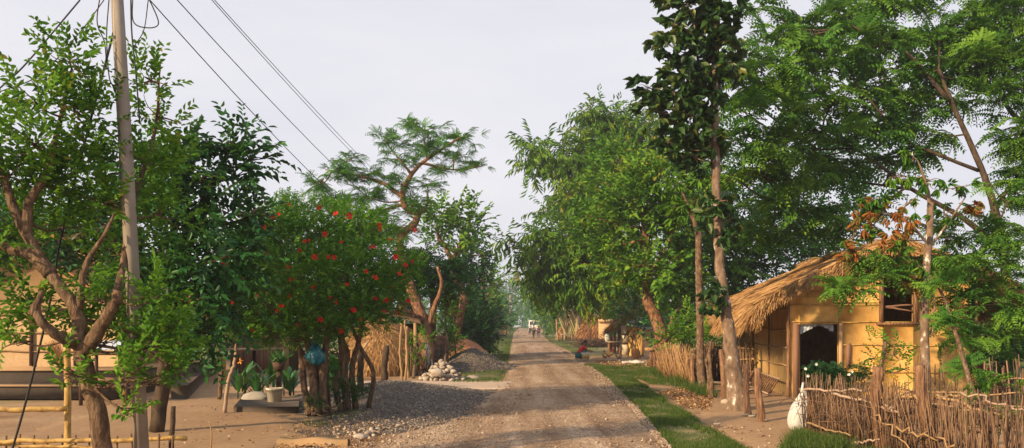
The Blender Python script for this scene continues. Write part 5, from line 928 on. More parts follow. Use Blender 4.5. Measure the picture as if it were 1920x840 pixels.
# ---- trees in front of and round the hut
Y = 20.0; b0 = G(1320, 736)
tree('slender_tree', 'slender pale tree with a forked top and drooping leaves left of the hut', 'tree', b0, [b0 - [0, 0, .1], W(1314, 690, Y), W(1312, 600, Y), W(1310, 500, Y), W(1310, 440, Y)], (.12, .10, .09, .085, .08),
     clumps([(1275, 345, 42, 26, Y), (1320, 330, 40, 26, Y), (1300, 380, 42, 24, Y), (1270, 390, 26, 20, Y), (1345, 370, 25, 22, Y), (1325, 400, 24, 18, Y)]), 'droop', .26, M['leaf_broad'], M['bark_pale'], dens=1.0, seed=111, out=.6, up=.3,
     limbs=[([W(1310, 445, Y), W(1300, 410, Y), W(1288, 380, Y), W(1275, 350, Y)], (.07, .05, .02)), ([W(1310, 445, Y), W(1322, 410, Y), W(1325, 370, Y), W(1320, 330, Y)], (.06, .04, .02)), ([W(1318, 690, Y), W(1330, 660, Y), W(1332, 640, Y)], (.05, .04)), ([b0 + [.12, .05, 0], W(1328, 700, Y), W(1318, 668, Y)], (.06, .05))])
b0 = G(1386, 768); Y = b0[1]
tree('tall_tree', 'tall tree with lichen-spotted trunk and big dark glossy leaves in front of the hut', 'tree', b0, [b0 - [0, 0, .1], W(1376, 700, Y), W(1366, 620, Y), W(1352, 520, Y), W(1346, 420, Y), W(1342, 300, Y), W(1340, 150, Y), W(1345, 0, Y), W(1340, -120, Y)], (.25, .17, .125, .10, .085, .08, .075, .06, .04),
     clumps([(1290, 15, 65, 32, Y), (1345, 40, 45, 45, Y), (1255, 85, 40, 28, Y), (1310, 95, 50, 42, Y), (1215, 165, 30, 24, Y), (1265, 165, 45, 40, Y), (1320, 175, 40, 45, Y), (1235, 210, 34, 25, Y), (1290, 230, 45, 40, Y), (1330, 270, 30, 35, Y), (1310, -50, 80, 40, Y), (1255, 265, 25, 20, Y), (1360, 110, 25, 50, Y), (1295, 290, 40, 22, Y),
             (1352, 375, 28, 18, Y - .1, .2), (1335, 400, 20, 18, Y - .1, .2), (1370, 410, 20, 18, Y, .2), (1338, 540, 16, 22, Y - .15, .2), (1330, 570, 18, 20, Y - .1, .2), (1365, 440, 20, 16, Y, .2)]),
     'big', .21, M['leaf_big'], M['bark_spot'], dens=1.8, seed=112, out=.7, up=.2, hang=.3, shell=2.2, simple=False, bias_amp=.15,
     limbs=[([W(1342, 260, Y), W(1300, 200, Y), W(1240, 165, Y)], (.05, .035, .015)), ([W(1342, 120, Y), W(1290, 60, Y), W(1250, 40, Y)], (.05, .03, .015)), ([W(1340, 200, Y), W(1310, 120, Y), W(1300, 20, Y)], (.045, .03, .012))], nlimb=0)
# big feathery tree whose crown hangs over the hut
Y = 20.0; b0 = np.array([12.1, Y - .3, 0])
tree('feathery_tree', 'large tree with layered feathery crown spreading above the hut roof', 'tree', b0, [b0 - [0, 0, .1], W(1893, 620, Y), W(1888, 520, Y), W(1872, 420, Y), W(1845, 330, Y), W(1795, 215, Y), W(1760, 130, Y)], (.2, .15, .12, .10, .075, .055, .03),
     clumps([(1400, 110, 55, 22, 19.5), (1460, 70, 60, 24, 20.5), (1390, 160, 50, 22, 19), (1450, 140, 70, 28, 19.5), (1530, 50, 60, 26, 21), (1590, 25, 70, 24, 21.5), (1540, 110, 70, 30, 20), (1620, 90, 70, 35, 20.5), (1400, 215, 60, 24, 18.8), (1480, 205, 70, 28, 19.2), (1570, 180, 75, 30, 19.8), (1660, 150, 60, 40, 20.5), (1410, 270, 60, 24, 19.2), (1480, 275, 65, 26, 19.4), (1560, 250, 70, 28, 19.6),
             (1640, 230, 60, 40, 20.2), (1710, 220, 50, 40, 20.6), (1430, 325, 55, 26, 19.8), (1510, 330, 60, 26, 19.8), (1590, 320, 45, 26, 20.2), (1460, 385, 55, 26, 20.6), (1530, 395, 50, 24, 20.6), (1480, 430, 50, 20, 21.4), (1560, 440, 35, 16, 21.6), (1420, 440, 40, 26, 22), (1680, 60, 60, 30, 21), (1730, 130, 50, 40, 21), (1640, 10, 90, 20, 22), (1440, 20, 50, 18, 21), (1670, 300, 45, 25, 20.8), (1720, 290, 40, 20, 20.8), (1370, 330, 30, 22, 19.6), (1760, 60, 40, 20, 21), (1780, 190, 40, 26, 20.6), (1760, 250, 36, 18, 20.6), (1800, 130, 50, 30, 21), (1690, 10, 60, 20, 22), (1650, 380, 30, 12, 22)]),
     'feather', .50, M['leaf_feather'], M['bark_dark'], dens=1.75, seed=113, out=.8, up=.15, hang=.1, shell=2.0, twig_r=.014, upn=.18, simple=True,
     limbs=[([W(1880, 470, Y), W(1810, 412, Y), W(1710, 355, Y), W(1618, 288, Y), W(1540, 250, Y)], (.085, .07, .05, .035, .015)), ([W(1835, 320, Y), W(1760, 290, Y), W(1690, 255, Y), W(1600, 150, Y)], (.05, .04, .02)), ([W(1780, 190, Y), W(1700, 100, Y), W(1600, 50, Y)], (.06, .04, .02)), ([W(1710, 355, Y), W(1640, 345, Y + .4), W(1560, 335, Y + .8)], (.04, .03, .012)), ([W(1700, 350, Y), W(1600, 420, Y + 1), W(1520, 400, Y + 1)], (.035, .02)),
             ([W(1860, 400, Y), W(1900, 340, Y + .3), W(1960, 260, Y + .6)], (.06, .045, .03))])
Y = 17.0; b0 = np.array([10.6, Y, 0])
tree('feathery_tree', 'dark green feathery tree filling the right edge in front of the large one', 'tree', b0, [b0 - [0, 0, .1], W(1828, 660, 16.6), W(1822, 560, 16.6), W(1830, 470, 16.6)], (.10, .085, .07, .05),
     clumps([(1780, 440, 45, 22, 16), (1840, 430, 50, 28, 16), (1890, 440, 45, 32, 16), (1740, 480, 45, 20, 15.6), (1800, 490, 55, 26, 15.8), (1870, 500, 55, 32, 15.8), (1670, 480, 45, 18, 15.2), (1620, 495, 40, 16, 15.2), (1600, 535, 35, 15, 15), (1650, 520, 35, 16, 15), (1800, 550, 40, 24, 16), (1870, 570, 50, 36, 15.8), (1850, 630, 40, 22, 15.6), (1760, 600, 28, 14, 15.6), (1790, 640, 26, 12, 15.4), (1900, 620, 36, 40, 16), (1905, 360, 34, 30, 17), (1860, 350, 24, 15, 17), (1700, 520, 30, 14, 15.4), (1570, 540, 20, 10, 15)]),
     'feather', .33, M['leaf_feather'], M['bark_dark'], dens=1.15, seed=114, out=.8, up=.1, hang=.1, twig_r=.009, upn=.2, limbs=[([W(1826, 520, 16.6), W(1760, 490, 16), W(1680, 485, 15.4), W(1600, 525, 15.1)], (.04, .03, .01)), ([W(1828, 500, 16.6), W(1860, 440, 16.2), W(1890, 380, 16.6)], (.04, .03, .015))], simple=True)
tree('feathery_tree', 'dark crown cut off by the top right corner of the picture', 'tree', (14.6, 21, 0), [(14.6, 21, 0), W(1985, 400, 21), W(1960, 200, 21)], (.25, .2, .1),
     clumps([(1800, 60, 45, 35, 21), (1860, 40, 55, 45, 21), (1830, 120, 60, 35, 20.5), (1900, 110, 45, 50, 20.5), (1880, 180, 50, 30, 20.5), (1900, 250, 40, 35, 20), (1850, 5, 90, 25, 21), (1905, 320, 25, 20, 20), (1960, 100, 60, 100, 20), (1960, 300, 50, 90, 20)]), 'feather', .42, M['leaf_feather'], M['bark_dark'], dens=1.75, seed=115, out=.75, up=.1, upn=.25, simple=True, limbs=[([W(1965, 250, 21), W(1900, 215, 21), W(1850, 120, 21)], (.09, .06, .03))])
Y = 15.3; b0 = np.array([7.95, Y, 0])
def redleaf(root, rng):
    sp = mk_sprigs('droop', .20, rng, 5, False); b = MB()
    for c, r_ in clumps([(1605, 420, 16, 14, 15.2), (1640, 400, 22, 14, 15.2), (1700, 425, 20, 12, 15.2), (1590, 465, 18, 14, 15), (1665, 440, 20, 12, 15), (1690, 400, 14, 10, 15.2), (1705, 525, 14, 8, 15), (1820, 385, 14, 10, 15.6), (1640, 385, 14, 8, 15.4)]):
        n = 9; P = c + rng.normal(0, .6, (n, 3)) * r_; scatter(b, sp, P, rng.normal(0, .4, (n, 3)) + [0, 0, -.2], rng.uniform(.7, 1.1, n), rng)
    b.build('young_leaves', M['leaf_red'], root)
tree('mottled_tree', 'thin mottled tree with drooping leaves, young ones red, before the hut gable', 'tree', b0, [b0 - [0, 0, .1], W(1733, 640, Y), W(1735, 540, Y), W(1742, 440, Y), W(1745, 380, Y)], (.10, .085, .075, .07, .06),
     clumps([(1640, 430, 35, 18, Y), (1600, 445, 24, 16, Y), (1690, 450, 30, 16, Y), (1640, 380, 28, 14, Y), (1700, 380, 30, 18, Y), (1740, 340, 34, 20, Y), (1690, 330, 26, 14, Y), (1790, 350, 28, 18, Y), (1770, 400, 26, 14, Y), (1720, 500, 18, 12, Y - .2), (1710, 290, 26, 12, Y)]), 'droop', .19, M['leaf_near'], M['bark_spot'], dens=.55, seed=116, out=.5, up=.1, extra=redleaf, twigs=8,
     limbs=[([W(1742, 460, Y), W(1700, 415, Y), W(1650, 400, Y), W(1605, 415, Y)], (.03, .02, .01)), ([W(1745, 390, Y), W(1735, 340, Y), W(1720, 300, Y)], (.045, .03, .01)), ([W(1740, 470, Y), W(1790, 400, Y), W(1810, 370, Y)], (.025, .012)), ([W(1737, 520, Y), W(1752, 560, Y), W(1748, 630, Y)], (.02, .015))])
b0 = G(1868, 862); Y = b0[1]
tree('leaning_sapling', 'thin sapling leaning left across the near stick fence', 'tree', b0, [b0 - [0, 0, .1], W(1835, 770, Y + .2), W(1805, 670, Y + .5), W(1770, 560, Y + .9), W(1745, 520, Y + 1)], (.042, .036, .03, .022, .015), clumps([(1760, 530, 30, 14, Y + .9), (1790, 600, 30, 12, Y + .6), (1830, 690, 26, 14, Y + .6), (1850, 730, 24, 14, Y + .4)]), 'feather', .22, M['leaf_feather'], M['bark_pale'], dens=.6, seed=117, simple=True)

# ---- broadleaf tree with leaning trunk, middle right
Y = 27.0; b0 = G(1248, 700)
tree('broadleaf_tree', 'bright leafy tree on a reddish leaning trunk left of the slender pale tree', 'tree', b0, [b0 - [0, 0, .1], W(1242, 640, Y), W(1228, 590, Y), W(1213, 560, Y), W(1213, 500, Y), W(1210, 440, Y), W(1208, 400, Y)], (.28, .24, .20, .18, .15, .13, .1),
     clumps([(1200, 345, 50, 26, Y), (1160, 375, 45, 26, Y), (1245, 330, 45, 26, Y), (1290, 300, 40, 30, Y + 1), (1210, 385, 60, 26, Y - .3), (1260, 385, 50, 32, Y), (1150, 420, 36, 20, Y), (1250, 430, 36, 28, Y + .5), (1180, 440, 24, 26, Y + .8), (1185, 500, 36, 26, Y), (1230, 510, 40, 30, Y - .2), (1180, 530, 36, 16, Y), (1250, 545, 32, 22, Y + .4), (1290, 440, 40, 50, Y + 1.5), (1290, 540, 40, 50, Y + 1.5), (1350, 480, 50, 60, Y + 3), (1160, 300, 45, 24, Y + 2), (1125, 395, 34, 22, Y + 1), (1115, 450, 30, 24, Y + 1.5), (1150, 480, 34, 30, Y + 1), (1140, 340, 30, 20, Y + 1.5)]),
     'broad', .23, M['leaf_broad'], M['bark_red'], dens=1.9, seed=121, shell=2.6, limbs=[([W(1246, 660, Y), W(1256, 620, Y), W(1262, 590, Y)], (.1, .06)), ([W(1213, 520, Y), W(1250, 460, Y), W(1270, 400, Y)], (.07, .05, .03))], twigs=3, twig_r=.014, simple=True, bias_amp=.2)
bush('leafy shrub with broad leaves behind the sagging stick fence', G(1262, 700), [(1270, 625, 28, 26, 25), (1300, 640, 30, 24, 24.5), (1250, 640, 16, 18, 25), (1335, 645, 26, 24, 24), (1290, 600, 30, 22, 25.5), (1345, 610, 24, 30, 25)], .12, 'leaf_broad', 122, 1.0, simple=False, name='shrub')
# dark tree masses behind the hut
bk2 = 'trees closing the view behind the hut'
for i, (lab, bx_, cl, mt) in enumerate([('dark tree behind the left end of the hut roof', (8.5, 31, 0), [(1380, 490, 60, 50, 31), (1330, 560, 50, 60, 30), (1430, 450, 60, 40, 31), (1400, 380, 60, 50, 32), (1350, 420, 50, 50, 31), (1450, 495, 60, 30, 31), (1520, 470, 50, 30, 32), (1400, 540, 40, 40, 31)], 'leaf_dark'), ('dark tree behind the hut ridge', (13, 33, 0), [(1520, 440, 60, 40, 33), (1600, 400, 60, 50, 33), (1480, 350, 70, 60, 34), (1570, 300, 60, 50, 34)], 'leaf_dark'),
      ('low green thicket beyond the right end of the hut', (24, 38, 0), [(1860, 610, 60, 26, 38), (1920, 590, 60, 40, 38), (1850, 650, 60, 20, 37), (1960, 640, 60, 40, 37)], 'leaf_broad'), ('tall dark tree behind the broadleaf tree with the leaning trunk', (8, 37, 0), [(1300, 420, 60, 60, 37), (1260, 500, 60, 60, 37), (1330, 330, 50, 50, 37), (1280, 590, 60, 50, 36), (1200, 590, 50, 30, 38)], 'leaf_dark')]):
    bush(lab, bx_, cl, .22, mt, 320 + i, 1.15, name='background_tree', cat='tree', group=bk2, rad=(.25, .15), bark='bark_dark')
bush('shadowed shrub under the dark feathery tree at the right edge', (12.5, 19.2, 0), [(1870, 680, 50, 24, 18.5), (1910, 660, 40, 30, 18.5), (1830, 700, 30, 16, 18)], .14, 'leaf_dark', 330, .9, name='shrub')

# ---- bamboo clump and the trees down the right side
def bamboo(label, base, cl, seed, culms, L=.42, dens=1.7, mat='leaf_bamboo'):
    c = clumps(cl); base = np.array(base, float); rs = np.random.default_rng(seed); lm = []
    for i in range(culms): t = c[i % len(c)][0]; p0 = base + np.array([rs.normal(0, .5), rs.normal(0, .5), 0]); lm.append(([p0, p0 * .6 + t * .4 + [0, 0, 1.0 + .1 * t[2]], t], (.07, .05, .02)))
    return tree('bamboo_clump', label, 'bamboo', base, [base, base + [0, 0, 2.5]], (.07, .05), c, 'bamboo', L, M[mat], M['bamboo_culm'], dens=dens, seed=seed, limbs=lm, out=.6, up=.05, hang=.15, shell=1.9, simple=True, nlimb=0, twigs=3, twig_r=.02, upn=.4, bias_amp=.2)
M['bamboo_culm'] = pmat('bamboo_culm', [(.12, .14, .04), (.28, .26, .09), (.36, .30, .12)], 5, (1, 1, .3), .6, .2, .01)
bamboo('great arching bamboo clump with plumes drooping over the road from the right', (9.0, 45, 0),
       [(1000, 275, 22, 10, 45, .8), (1025, 290, 28, 15, 45), (1060, 295, 34, 22, 45), (995, 305, 12, 24, 45, .5), (1120, 215, 32, 20, 46), (1150, 230, 36, 26, 46), (1105, 245, 20, 30, 46), (1180, 250, 40, 40, 46), (1110, 290, 36, 30, 45), (1150, 310, 50, 36, 45), (1080, 320, 34, 24, 45), (1100, 350, 46, 26, 44), (1056, 382, 26, 10, 44), (1026, 394, 14, 8, 44), (1090, 395, 48, 28, 43), (1140, 400, 50, 40, 43),
        (950, 455, 16, 6, 42, .5), (985, 452, 22, 10, 42), (1020, 440, 30, 18, 42), (1050, 450, 40, 30, 42), (1010, 475, 30, 20, 42), (1100, 460, 50, 40, 41), (1150, 480, 40, 45, 41), (1040, 500, 40, 28, 42), (1080, 520, 46, 30, 41), (1020, 530, 30, 24, 43), (1130, 535, 50, 22, 41), (1060, 540, 36, 14, 42), (1170, 560, 36, 18, 47), (1200, 280, 50, 50, 46)], 131, 26, .44, 1.9)
bamboo('lower bamboo clump further down the right side of the road', (6.6, 80, 0), [(1000, 525, 22, 18, 80), (980, 515, 14, 10, 80), (1020, 545, 26, 24, 80), (1040, 575, 16, 26, 94), (1055, 555, 26, 26, 94), (1070, 585, 24, 18, 96), (1032, 608, 10, 12, 96), (985, 535, 10, 10, 82)], 132, 12, .55, 1.1)
bamboo('most distant bamboo clump beside the white vehicle', (5.0, 128, 0), [(1030, 590, 12, 18, 128), (1006, 562, 14, 14, 130), (1032, 606, 12, 14, 126), (998, 572, 9, 10, 142)], 133, 8, .8, 1.1, 'leaf_far')
bush('green bush hanging over the cone-shaped haystacks', (12, 92, 0), [(1120, 595, 30, 18, 92), (1160, 600, 30, 20, 88), (1100, 575, 36, 20, 92), (1200, 590, 30, 24, 75), (1145, 570, 40, 22, 88), (1190, 610, 34, 20, 75)], .30, 'leaf_broad', 331, 1.15, name='background_tree', cat='tree', rad=(.2, .1))
for i, (lab, bx_, cl) in enumerate([('hazy tree with an uneven crown at the far end of the road', (-1, 235, 0), [(955, 540, 16, 12, 235), (945, 555, 14, 12, 235), (968, 552, 14, 12, 235), (955, 570, 26, 14, 230)]), ('hazy low trees behind the white vehicle', (6, 210, 0), [(985, 575, 18, 14, 210), (975, 592, 18, 12, 205), (1000, 585, 16, 14, 210)]), ('faint hazy tree left of the far end of the road', (-6, 260, 0), [(930, 560, 16, 14, 260), (915, 580, 16, 14, 260), (940, 590, 18, 10, 250)])]):
    bush(lab, bx_, cl, 1.0, 'leaf_far', 340 + i, 1.3, name='distant_tree', cat='tree', group='hazy trees at the far end of the road', rad=(.3, .2))
rt = np.random.default_rng(77); far = MB(); spf = mk_sprigs('broad', 2.2, rt, 5, True)
for x0, x1, y0 in ((-420, -14, 190), (22, 420, 170), (-60, 60, 320)):
    for x in np.arange(x0, x1, 7.0):
        c = np.array([x, y0 + rt.uniform(-12, 12), rt.uniform(1.5, 3.5)]); n = 26; d = nrm(rt.normal(size=(n, 3))); P = c + d * rt.uniform(.5, 1, (n, 1)) * np.array([5, 4, rt.uniform(3, 5)]); P[:, 2] = np.abs(P[:, 2]); scatter(far, spf, P, d + [0, 0, .4], rt.uniform(.7, 1.2, n), rt)
tag(far.build('far_woodland', M['leaf_far']), 'continuous belt of far woodland along the horizon', 'woodland', None, 'stuff')

# ---- yard halfway down the right side
c1 = W(1077, 0, 84)
def frill(root):
    b = MB(); 
    for i in range(40): a = rr.random() * 6.28; p = np.array([c1[0] + .35 * math.cos(a) * 1.2, 84 + .35 * math.sin(a), 2.95]); b.tube([p, p + [rr.normal(0, .3), 0, rr.uniform(.05, .4)]], .03, 4)
    b.build('thorn_crown', M['dark_wood'], root)
    b = MB(); 
    for i in range(10): a = i * .628; b.tube([(c1[0] + 1.1 * math.cos(a), 84 + 1.1 * math.sin(a), 0), (c1[0] + 1.1 * math.cos(a), 84 + 1.1 * math.sin(a), .8)], .06, 5)
    b.build('support', M['dark_wood'], root)
dome('haystack', 'tall cone-shaped orange haystack raised on short supports', 'haystack', (c1[0], 84), [(1.65, .55), (1.5, .9), (1.15, 1.6), (.75, 2.4), (.5, 2.9), (.3, 3.0), (0, 3.02)], M['straw'], rr, 3000, .6, wd=.03, extra=frill)
c2 = W(1118, 0, 70); dome('haystack', 'lower shaggy brown haystack right of the cone-shaped one', 'haystack', (c2[0], 70), [(1.3, -.05), (1.35, .9), (1.2, 1.3), (.7, 1.9), (.2, 2.25), (0, 2.3)], M['straw_red'], rr, 4000, .6, wd=.022)
b = MB(); p = W(1081, 637, 80) * [1, 1, 0]; b.tube([p, W(1083, 595, 80)], [.24, .14], 8, jit=.08, rng=rr); single(b, 'plank_post', M['stick_pale'], 'broad pale post standing in front of the cone-shaped haystack', 'post', p)
for px, t in ((1046, 588), (1058, 592)): p = W(px, 638, 82) * [1, 1, 0]; stake(p, W(px - 2 if px < 1050 else px + 5, t, 82), .1, 'leaning bare pole left of the cone-shaped haystack', rr, 'stick_pale', 'leaning_pole', 'leaning poles beside the cone-shaped haystack', 'pole')
root = thing('bench', 'rough pale bench in front of the cone-shaped haystack', 'bench', W(1060, 639, 79) * [1, 1, 0]); b = MB(); b.box(W(1062, 0, 79) * [1, 1, 0] + [0, 0, .62], (1.2, .4, .07)); b.build('seat', M['rail_grey'], root); b = MB(); b.tube([W(1047, 621, 79), W(1056, 629, 79)], .04, 5); b.build('backrest', M['rail_grey'], root)
for x in (-.5, .5):
    for y in (-.15, .15): b = MB(); b.tube([np.array([root.location[0] + x + .1, 79 + y, 0]), np.array([root.location[0] + x + .1, 79 + y, .6])], .035, 5); b.build('leg', M['rail_grey'], root)
b = MB()
for i in range(420): p = np.array([W(1120, 0, 58)[0] + rr.normal(0, .9), 58 + rr.normal(0, .7), rr.random() * .55]); b.tube([p, p + rr.normal(0, .55, 3) * [1, 1, .35]], [.022, .012], 4, rr.random())
single(b, 'firewood_heap', M['dark_wood'], 'dark heap of firewood in front of the shaggy brown haystack', 'firewood', W(1120, 0, 58) * [1, 1, 0])
b = MB(); p = W(1136, 0, 66) * [1, 1, 0]; b.box(p + [0, .5, .9], (1.1, .1, 1.8)); b.tube([p + [-.6, .3, 1.95], p + [.6, .3, 1.95]], .12, 8); single(b, 'hanging_cloth', M['mud_dark'], 'grey-brown screen with a rolled cloth on top behind the firewood', 'screen', p)
# small storage hut
c = W(1182, 0, 42); sh = thing('storage_hut', 'small mud storage hut with corrugated roof and a white sack on top', 'hut', (c[0] + .8, 42.6, 0))
A = np.array([c[0], 43.2, 0]); B_ = np.array([W(1205, 0, 41.6)[0], 41.6, 0]); D_ = np.array([W(1243, 0, 42.4)[0], 42.4, 0]); E_ = A + (D_ - B_)
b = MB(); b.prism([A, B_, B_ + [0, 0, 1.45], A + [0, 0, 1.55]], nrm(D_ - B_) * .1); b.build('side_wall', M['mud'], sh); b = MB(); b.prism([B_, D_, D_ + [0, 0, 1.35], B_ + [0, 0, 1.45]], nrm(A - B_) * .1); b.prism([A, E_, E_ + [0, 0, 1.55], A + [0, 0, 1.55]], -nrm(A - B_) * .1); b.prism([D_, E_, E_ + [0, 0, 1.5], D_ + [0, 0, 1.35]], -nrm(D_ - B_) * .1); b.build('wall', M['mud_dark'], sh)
b = MB(); u_ = (D_ - B_) * 1.15; v_ = (A - B_) * 1.15; V = np.array([[B_ - u_ * .08 - v_ * .12 + u_ * s_ + v_ * t_ + np.array([0, 0, 1.42 + t_ * .42 + .02 * math.sin(s_ * 55)]) for s_ in np.linspace(0, 1, 60)] for t_ in (0, .33, .66, 1)]); b.grid(V); b.grid(V[::-1] - [0, 0, .02]); b.build('roof', M['tin'], sh)
b = MB(); p = A * .5 + B_ * .5 + np.array([.45, .2, 1.82]); V = rockmesh(rr, 18, 10) * [.62, .5, .32] + p + rr.normal(0, .01, (10, 18, 3)); b.grid(V, close=True); single(b, 'sack', M['cloth_white'], 'full white sack lying on the corrugated roof of the storage hut', 'sack', p, None, True)
root = thing('screen_panel', 'two pale sheets nailed to a dark frame left of the storage hut', 'screen', W(1172, 670, 43) * [1, 1, 0]); xa, xb = W(1163, 0, 43)[0], W(1182, 0, 43)[0]
for z0, z1 in ((.03, .62), (.66, 1.12), (1.16, 1.6)): b = MB(); b.box(((xa + xb) / 2, 43.2, (z0 + z1) / 2), (xb - xa, .03, z1 - z0)); b.build('sheet', M['cream'], root)
for x in (xa, xb): b = MB(); b.box((x, 43.15, .85), (.07, .07, 1.7)); b.build('post', M['dark_wood'], root)
for z_ in (.64, 1.14): b = MB(); b.box(((xa + xb) / 2, 43.14, z_), (xb - xa, .04, .05)); b.build('rail', M['dark_wood'], root)
root = thing('thatched_lean_to', 'narrow sloping thatched roof edge on poles left of the storage hut', 'shelter', W(1160, 660, 46) * [1, 1, 0]); b = MB(); P0, P1 = W(1141, 624, 46), W(1190, 584, 46); b.tube(poly([P0, (P0 + P1) / 2 + [0, 0, .1], P1], k=5), [.18, .24, .22], 10, jit=.1, rng=rr); b.tube(poly([P0 + [0, 1.5, 0], (P0 + P1) / 2 + [0, 1.5, .1], P1 + [0, 1.5, 0]], k=5), [.15, .2], 8)
b.prism([P0 + [0, 0, .05], P1 + [0, 0, .1], P1 + [0, 1.5, .1], P0 + [0, 1.5, .05]], (0, 0, .06)); ro = b.build('roof', M['straw_red'], root, True); s = MB(); n = 900; t = rr.random((n, 1)); ribbons(s, P0 * (1 - t) + P1 * t + rr.normal(0, .12, (n, 3)), np.tile(P0 - P1, (n, 1)) + rr.normal(0, .6, (n, 3)), rr.uniform(.2, .5, n), .018, rr, .2); s.build('thatch', M['straw'], ro)
for px, top in ((1146, 622), (1153, 615), (1160, 608)): b = MB(); p = W(px, 0, 46) * [1, 1, 0]; b.tube([p, W(px, top, 46)], [.07, .06], 6); b.build('post', M['post_wood'], root)
root = thing('work_table', 'rough wooden table beside the thatched lean-to', 'table', W(1152, 672, 40.5) * [1, 1, 0]); b = MB(); p = np.array(root.location); b.box(p + [0, 0, .78], (.72, .45, .06)); b.build('tabletop', M['rail_grey'], root)
for x in (-.28, .28):
    for y in (-.17, .17): b = MB(); b.tube([p + [x, y, 0], p + [x, y, .76]], .035, 6); b.build('leg', M['bark_red'], root)
b = MB(); V = rockmesh(rr, 12, 8) * [.13, .12, .34] + W(1139, 634, 42); b.grid(V, close=True); single(b, 'cloth_bundle', M['cloth_white'], 'white cloth bundle hung on the lean-to pole above the table', 'bundle', W(1139, 632, 42), None, True)
b = MB(); p = G(1192, 671); 
b.tube([p + [-.4, 0, 0], p + [-.05, .1, 1.25]], .025, 5); b.tube([p + [.25, 0, 0], p + [-.05, .1, 1.25]], .025, 5); b.tube([p + [0, -.3, 0], p + [-.05, .1, 1.25]], .025, 5); single(b, 'pole_tripod', M['post_wood'], 'three thin poles tied together before the storage hut', 'tripod', p)
b = MB(); p = G(1192, 673); V = rockmesh(rr, 14, 8) * [.22, .2, .42] + p + [0, 0, .3]; b.grid(V, close=True); single(b, 'straw_basket', M['straw_red'], 'brown upturned basket at the foot of the storage hut', 'basket', p, None, True)
b = MB(); p = G(1186, 681); V = []
b.tube(poly([p + [-.45, 0, .02], p + [-.1, .1, .04], p + [.2, -.1, .04], p + [.5, 0, .02]], k=5), [.05, .08, .05], 8, jit=.45, rng=rr); single(b, 'white_rag', M['cloth_white'], 'crumpled white rag lying on the ground before the storage hut', 'rag', p)
p = G(1193, 671); stake(G(1194, 672), W(1193, 655, 39.5), .09, 'short thick dark post beside the upturned basket', rr, 'bark_dark')
root = thing('wooden_block', 'small wooden trestle with an orange top beside the storage hut', 'trestle', G(1221, 690)); p = np.array(root.location); b = MB(); b.box(p + [-.02, 0, .72], (.45, .2, .12)); b.build('top', M['stick_pale'], root)
for x in (0, .12): b = MB(); b.tube([p + [x, 0, 0], p + [x, 0, .68]], .055, 7); b.build('leg', M['bark_red'], root)
# hens
def hen(label, loc, s, face, gold):
    body, neck = gold; root = thing('rooster' if s > .5 else 'hen', label, 'chicken', loc, 'poultry scratching in the right-hand yard'); c_, s_ = math.cos(face), math.sin(face); RM = np.array([[c_, -s_, 0], [s_, c_, 0], [0, 0, 1]]); f = lambda P: np.atleast_2d(P) @ RM.T * s + np.asarray(loc)
    b = MB(); P = [(-.34, 0, .62), (-.24, 0, .52), (-.08, 0, .46), (.1, 0, .46), (.2, 0, .56), (.25, 0, .72), (.27, 0, .84), (.31, 0, .88)]; b.tube(f(poly(P, k=4)), np.array([.03, .11, .165, .15, .10, .062, .05, .03]) * s, 12); b.build('body', M[body], root, True)
    b = MB(); P = [(.17, 0, .58), (.24, 0, .72), (.265, 0, .82)]; b.tube(f(poly(P, k=3)), np.array([.125, .085, .055]) * s, 10); b.build('neck_feathers', M[neck], root, True)
    b = MB(); n = 26; Pt = np.tile(f([(-.28, 0, .58)]), (n, 1)) + rr.normal(0, .02 * s, (n, 3)); ribbons(b, Pt, (np.column_stack([rr.uniform(-1, -.4, n), rr.normal(0, .15, n), rr.uniform(.3, 1.1, n)])) @ RM.T, rr.uniform(.22, .38, n) * s, .022 * s, rr, .7); b.build('tail', M[body], root)
    b = MB(); b.tube(f([(.24, 0, .93), (.29, 0, .96), (.33, 0, .92)]), .02 * s, 5); b.tube(f([(.33, 0, .84), (.335, 0, .79)]), .02 * s, 5); b.build('comb', M['petal'], root); b = MB(); b.tube(f([(.33, 0, .875), (.40, 0, .86)]), np.array([.02, .004]) * s, 5); b.build('beak', M['cream'], root)
    for y in (-.07, .07):
        b = MB(); b.tube(f([(0, y, .40), (.03, y, .2), (0, y, .02)]), .016 * s, 5)
        for a in (-.5, 0, .5, 3.14): b.tube(f([(0, y, .02), (.1 * math.cos(a), y + .1 * math.sin(a), .01)]), .010 * s, 4)
        b.build('leg', M['cream'], root)
hen('large golden rooster with a red neck standing beside the table', G(1143, 676), .66, .3, ('feather_gold', 'feather_red')); hen('dark hen standing right of the golden rooster', G(1161, 679), .42, .5, ('feather_dark', 'feather_dark')); hen('small brown hen left of the golden rooster', G(1134, 676), .34, 2.8, ('feather_brown', 'feather_brown'))
